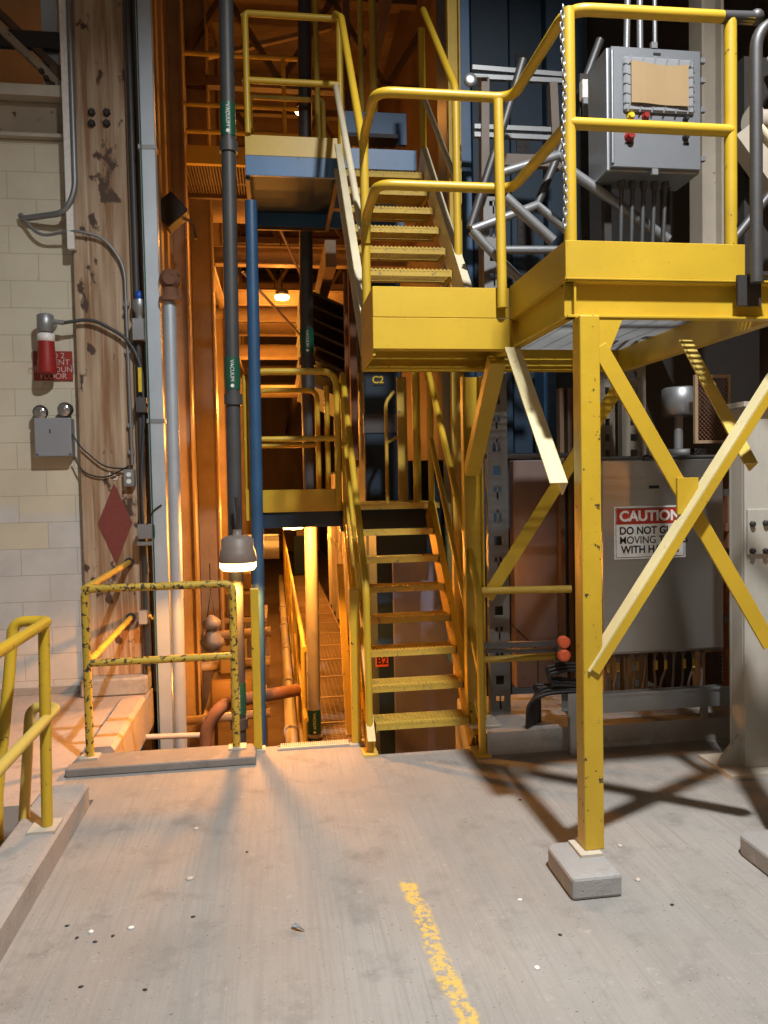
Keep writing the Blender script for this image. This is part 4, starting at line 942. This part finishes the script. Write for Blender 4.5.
# wall columns along the corridor
def wcol(y, label, w=.30, d=.26):
    t = thing('wall_stanchion', label, 'column', (-.85, y, -1.35), 'corridor wall columns')
    obj('flange', MB().box(-.93+d-.02,-.93+d,y,y+w,-1.35,8.1), M['tan'], t); obj('web', MB().box(-.93,-.93+d-.02,y+w/2-.01,y+w/2+.01,-1.35,8.1), M['tan'], t)
    return t
wcol(7.9, 'wall column of the corridor nearest the silver duct', .16, .14)
wcol(9.6, 'second corridor wall column from the silver duct')
wcol(12.0, 'third corridor wall column from the silver duct')
wcol(15.5, 'fourth corridor wall column from the silver duct')
wcol(19.5, 'fifth corridor wall column from the silver duct')
wcol(24.0, 'last corridor wall column, farthest from the silver duct')
# floodlight on wall column
fld = thing('wall_floodlight', 'dark square floodlight tilted out from the corridor wall near the silver duct', 'light', at(172,215,Y=7.2))
c = at(172,214,Y=7.2)
obj('housing', MB().bar(c+Vector((-.10,0,-.07)), c+Vector((.08,0,.09)), .22, .20, (0,1,0)), M['dark'], fld, bevel=.01)
obj('arm', MB().tube(fillet([c+Vector((.06,0,-.02)), c+Vector((.17,.05,-.05)), c+Vector((.20,.05,-.20))],.05), .014, 8), M['brown'], fld)
# walkway
wk = thing('grating_walkway', 'long rust toned grating walkway running away down the corridor', 'walkway', (.48, 9, WZ))
g = MB()
y = WY
while y < WE: g.box(.20, .92, y, y+.008, WZ-.035, WZ-.004); y += .045
for i in range(16): g.box(.205+i*.047, .211+i*.047, WY, WE, WZ-.022, WZ-.008)
obj('grating', g, M['tan'], wk)
y = WY; g = MB()
g.box(.175,.18,WY,WE,WZ-.03,WZ+.004)
while y < WE: g.box(.18,.93,y,y+.03,WZ-.03,WZ+.004); y += .85
obj('seam_frame', g, M['tan'], wk)
obj('stringer', MB().box(.165,.19,WY-.02,WE,WZ-.14,WZ+.02), M['tan'], wk); obj('stringer', MB().box(.925,.945,WY-.02,WE,WZ-.14,WZ), M['tan'], wk)
# walkway handrail
wr = thing('walkway_handrail', 'thin orange lit handrail along the left of the grating walkway', 'handrail', (.125, 9, WZ))
obj('top_rail', MB().cyl((.18,5.35,WZ+1.05),(.18,WE,WZ+1.05),.019), M['yellow_old'], wr)
obj('mid_rail', MB().cyl((.18,5.35,WZ+.55),(.18,WE,WZ+.55),.016), M['yellow_old'], wr)
for i in range(9): obj('rail_post', MB().cyl((.178,5.6+i*1.45,WZ),(.178,5.6+i*1.45,WZ+1.05),.018), M['yellow_old'], wr)
# low pipe alongside
lpz = thing('corridor_pipe', 'pale pipe running low along the left side of the walkway', 'pipe', (.0, 9, -.55))
obj('pipe', MB().tube([(.10,4.9,WZ-.12),(.10,WE,WZ-.02)], .06, 12), M['pipe'], lpz)
for i in range(6): obj('coupling', MB().cyl((.10,5.4+i*1.7,WZ-.11+.012*i),(.10,5.47+i*1.7,WZ-.11+.012*i),.073,14), M['pipe'], lpz)
for i in range(4): obj('support', MB().box(.08,.12,5.7+i*2.2,5.75+i*2.2,-1.35,WZ-.17), M['brown'], lpz)
# rusty bent pipe & cross pipes in the pit
obj('bent_pipe', MB().tube(fillet([at(205,752,Y=5.3),at(207,725,Y=5.3),at(222,705,Y=5.3),at(250,698,Y=5.5),at(298,690,Y=5.7)],.12,6), .045, 12), M['rust'], None, 'rusty bent pipe rising from the pit behind the chipped guardrail', 'pipe')
for (y_, z_, r_, lab) in ((7.0,-.55,.04,'nearest of the thin pipes crossing the pit left of the walkway'),(8.2,-.35,.05,'middle of the thin pipes crossing the pit left of the walkway'),(9.6,-.3,.06,'farthest of the thin pipes crossing the pit left of the walkway')):
    obj('cross_pipe', MB().cyl((-.9,y_,z_),(-.09,y_,z_+.03),r_,10), M['tan'], None, lab, 'pipe', 'pit cross pipes')
obj('low_pipe', MB().cyl(at(146,737,Y=5.6), at(203,735,Y=5.6), .02, 10), M['pipe'], None, 'thin pale pipe low in the pit right of the silver duct', 'pipe')
# pit tables / machinery blocks on left of the walkway
for i,(y_, z_) in enumerate(((7.6,-.75),(10.2,-.25))):
    t = thing('pit_rack', ('nearer','farther')[i]+' orange lit steel rack standing in the pit left of the walkway', 'rack', (-.4,y_,-1.35), 'pit racks')
    obj('shelf', MB().box(-.75,-.14,y_,y_+1.1,z_,z_+.05), M['tan'], t)
    for xx in (-.73,-.18):
        for yy in (y_+.02, y_+1.05): obj('leg', MB().box(xx,xx+.04,yy,yy+.04,-1.35,z_), M['tan'], t)
    obj('equipment', MB().box(-.68,-.25,y_+.1,y_+.95,z_+.05,z_+.38).box(-.6,-.35,y_+.3,y_+.6,z_+.38,z_+.62), M['brown'], t, bevel=.02)
# blue cabinets at the far end of the walkway
fc = thing('far_cabinet', 'small blue grey cabinets stacked at the far end of the walkway', 'cabinet', (.6,18.7,WZ))
obj('lower_box', MB().box(.42,.86,18.7,19.1,WZ,WZ+.95), M['blue_dark'], fc, bevel=.01); obj('upper_box', MB().box(.44,.86,18.7,19.1,WZ+1.15,1.30), M['blue_dark'], fc, bevel=.01)
obj('label_plate', MB().box(.58,.72,18.69,18.7,.85,.99), M['yellowtag'], fc); obj('stand', MB().box(.5,.78,18.75,19.0,WZ+.95,WZ+1.15), M['tan'], fc)
obj('far_duct', MB().cyl((-.92,12.6,.55),(.05,12.6,.55),.20,16).box(-.5,-.44,12.5,12.7,-1.35,.36), M['galv'], None, 'bright silver round duct crossing at the far end of the pit', 'duct')
# roof beams/trusses
def truss(y, z, label):
    t = thing('roof_truss', label, 'truss', (0, y, z), 'roof trusses')
    obj('top_chord', MB().box(-2.6,3.0,y,y+.12,z+1.1,z+1.2), M['brown'], t); obj('bottom_chord', MB().box(-2.6,3.0,y,y+.12,z,z+.12), M['brown'], t)
    for i in range(8):
        xa = -2.4+i*.65; up_ = i % 2 == 0
        obj('web_member', MB().bar((xa, y+.06, z+(.1 if up_ else 1.12)), (xa+.65, y+.06, z+(1.12 if up_ else .1)), .07, .07), M['brown'], t)
    return t
t0 = truss(9.6, 6.35, 'roof truss nearest the camera at upper left')
for i,(y_, z_) in enumerate(((12.5,6.3),(15.5,6.3),(19,6.3),(23,6.3))):
    copy_tree(t0, (0, y_-9.6, z_-6.35), ('second','third','fourth','farthest')[i]+' roof truss from the camera along the corridor')
for i, y_ in enumerate((10.8, 13.2, 15.8, 18.5, 21.5, 25)):
    obj('cross_beam', MB().sweep([(-.08,0),(.08,0),(.08,.02),(.01,.02),(.01,.23),(.08,.23),(.08,.25),(-.08,.25),(-.08,.23),(-.01,.23),(-.01,.02),(-.08,.02)], (-.92,y_,4.55), (1.89,y_,4.55), (0,1,0), (0,0,1)), M['tan'], None,
        ('nearest','second','third','fourth','fifth','farthest')[i]+' cross beam over the corridor counted from the camera', 'beam', 'corridor cross beams')
for i, (y_, z_, r_) in enumerate(((10.0,5.05,.19),(12.2,4.2,.12),(14.5,4.0,.14),(17.2,3.6,.14))):
    obj('round_duct', MB().cyl((-.92,y_,z_),(1.89,y_,z_),r_,16), M['tan'], None, ('largest round duct crossing the upper corridor','thin round duct, second across the corridor','round duct, third across the corridor','farthest round duct across the corridor')[i], 'duct', 'corridor round ducts')
# long pipes / beam along the corridor
obj('long_beam', MB().box(.52,.62,7.2,33,3.55,3.80), M['tan'], None, 'long steel beam running down the right of the corridor near the roof lamps', 'beam')
obj('long_pipe', MB().cyl((-.72,9.9,4.3),(-.72,33,4.3),.06,10), M['tan'], None, 'long thin pipe running down the left of the corridor overhead', 'pipe')
for i,(xa,za,xb,zb,y_) in enumerate(((-.25,3.3,.5,2.9,7.6),(-.1,4.5,.52,3.6,8.4))):
    obj('tie_rod', MB().cyl((xa,y_,za+.3),(xb,y_+.6,zb),.014,8), M['tan'], None, ('lower','upper')[i]+' slanting tie rod above the middle platform', 'rod', 'tie rods')
# overhead catwalk
ow = thing('overhead_catwalk', 'dull yellow catwalk with rails crossing high behind the dark vacuum pipe', 'catwalk', (-.3, 8.3, 5.0))
yb = 8.2; zA = at(190,145,Y=yb).z; zBt = at(190,163,Y=yb).z
obj('girder', MB().box(-3.0,.35,yb,yb+.06,zBt,zA), M['yellow_old'], ow)
m = MB()
for i in range(60): m.box(-.98+i*.03,-.965+i*.03,yb+.06,yb+.9,zBt+.02,zBt+.06)
obj('deck', m, M['brown'], ow); obj('girder', MB().box(-3.0,.35,yb+.9,yb+.96,zBt-.02,zBt+.12), M['brown'], ow)
for py in (131,104,53): zz = at(190,py,Y=yb).z; obj('rail', MB().cyl((-3.0,yb,zz),(.35,yb,zz),.025,8), M['yellow_old'], ow)
for xx in (-.85,.2): obj('rail_post', MB().cyl((xx,yb,zA),(xx,yb,at(190,53,Y=yb).z),.022,8), M['yellow_old'], ow)
# bright diagonal angle across upper left
obj('diagonal_angle', MB().bar(at(186,62,Y=10), at(330,28,Y=11), .10, .05), M['tan'], None, 'orange lit diagonal angle iron crossing behind the upper platform rail', 'brace')
obj('diagonal_post', MB().bar(at(352,150,Y=8.2), at(392,-30,Y=8.6), .12, .10), M['tan'], None, 'steep orange lit steel diagonal behind the upper stair', 'brace')
# louvred hood right of corridor
lv = thing('louvre_hood', 'stack of dark sloping louvre plates between the two platforms', 'hood', (.85, 8.2, 2.2))
for i in range(8): obj('louvre', MB().add([(.30,7.6,2.55+i*.13),(.30,9.4,2.55+i*.13),(1.1,9.4,2.20+i*.13),(1.1,7.6,2.20+i*.13),(.30,7.6,2.57+i*.13),(.30,9.4,2.57+i*.13),(1.1,9.4,2.22+i*.13),(1.1,7.6,2.22+i*.13)],[(0,1,2,3),(7,6,5,4),(0,4,5,1),(1,5,6,2),(2,6,7,3),(3,7,4,0)]), M['dark'], lv)
obj('side_frame', MB().box(1.1,1.14,7.6,9.4,1.8,3.4), M['brown'], lv)
# fabric/steel side behind upper stair
struct('wall_machine_hall', MB().box(1.9,2.0,6.4,33.8,-1.3,8.1), M['brown'])
rb = thing('rust_beam_post', 'dark red brown steel post behind the left edge of the yellow landing', 'post', (.72,6.9,1.4))
obj('post', MB().box(.70,.76,6.9,7.0,1.76,8.1), M['rust'], rb); obj('pipe', MB().cyl((.66,6.8,1.76),(.66,6.8,3.4),.02,10), M['rust'], rb)

# ================================================================== FLOOR BITS
def peb(px, py, s, mat, lab, cat='debris', grp='scattered floor debris'):
    p = at(px, py, Z=0); m = MB(); a = random.random()*3
    m.lathe([(.0,.0),(s*.9,.0),(s,s*.25),(s*.55,s*.5),(0,s*.55)], (p.x,p.y,0), n=6)
    m.v = [Vector((p.x+(v.x-p.x)*math.cos(a)*1.3-(v.y-p.y)*math.sin(a), p.y+(v.x-p.x)*math.sin(a)*1.2+(v.y-p.y)*math.cos(a), v.z)) for v in m.v]
    o = obj('concrete_chip' if mat is not M['black'] else 'dark_crumb', m, mat, None, lab, cat, grp)
for px, py, s, w in ((196,829,.012,1),(190,879,.014,1),(91,932,.010,1),(131,928,.010,1),(620,846,.012,1),(638,880,.012,1),(520,900,.008,1),(537,968,.010,1)):
    peb(px, py, s, M['white'] if s < .012 else M['beige'], 'pale concrete chip lying on the floor', grp='pale chips on the floor')
for px, py in ((67,926),(77,938),(193,917),(81,987),(113,936),(145,990),(520,800),(672,905),(560,935),(95,942),(247,852)):
    peb(px, py, .007, M['black'], 'tiny dark crumb lying on the floor', grp='dark crumbs on the floor')
p = at(297,930,Z=0); m = MB()
pts = [(0,0),(.012,.011),(.03,.014),(.048,.008),(.058,0),(.044,-.006),(.026,-.010),(.010,-.008)]
vs = [(p.x-.02+u*.8-v*.4, p.y+v+u*(-.5)+.01, .003+.014*math.sin(u/.058*PI)) for u, v in pts]; n = len(vs)
m.add(vs+[(a,b,c+.003) for a,b,c in vs], [tuple(range(n))[::-1], tuple(range(n,2*n))]+[(i,(i+1)%n,n+(i+1)%n,n+i) for i in range(n)])
obj('dried_leaf', m, M['greybox'], None, 'curled dry grey leaf lying alone mid floor', 'leaf')

# ================================================================== LIGHT & CAMERA
def area(name, loc, target, size, e, col):
    l = bpy.data.lights.new(name, 'AREA'); l.shape = 'DISK'; l.size = size; l.energy = e; l.color = col
    o = bpy.data.objects.new(name, l); C.objects.link(o); o.location = loc
    d = Vector(target)-Vector(loc); o.rotation_euler = d.to_track_quat('-Z', 'Y').to_euler(); return o
hf = area('hall_floodlight', (1.25, .75, 6.4), (1.0, 2.2, 0), .24, 330, (1.0,.98,.95)); hf.data.spread = 2.2
area('hall_fill_light', (-1.6, -1.8, 5.5), (-1.0, 4.5, .5), .6, 22, (1.0,.98,.95))
plight((-.45, 8.0, 4.0), 12); plight((-.3, 10.5, 2.6), 120); plight((-.35, 7.3, 2.0), 34); plight((-.3, 15.0, 2.6), 130); plight((-.5, 7.4, -.3), 22)  # hidden left-wall lamps; the last is unseen fill added to the pit
plight((.4, 9.5, .9), 90); plight((.5, 13.5, .9), 130); plight((-.4, 11.0, 1.2), 40); plight((1.5, 4.75, .95), 3.0); plight((2.2, 4.62, .30), .1); plight((4.7, .3, 2.0), 32); plight((1.0,7.6,5.2), 6); plight((-2.2,6.9,5.6), 2)  # unseen orange fill added along walkway and behind equipment; also an off-frame right lamp

w = bpy.data.worlds.new('World'); bpy.context.scene.world = w; w.use_nodes = True
w.node_tree.nodes['Background'].inputs[0].default_value = (.9,.85,.8,1); w.node_tree.nodes['Background'].inputs[1].default_value = .03

cam = bpy.data.cameras.new('camera'); co = bpy.data.objects.new('camera', cam); C.objects.link(co)
cam.sensor_fit = 'VERTICAL'; cam.sensor_height = 24; cam.lens = FPX*24/1024; cam.clip_start = .02; cam.clip_end = 200
R = Matrix((RIGHT, UP, -FWD)).transposed()
co.matrix_world = Matrix.Translation(EYE) @ R.to_4x4()
sc = bpy.context.scene; sc.camera = co
sc.view_settings.view_transform = 'Standard'; sc.view_settings.look = 'None'; sc.view_settings.gamma = 1; sc.view_settings.use_curve_mapping = False
sc.view_settings.exposure = 0.0
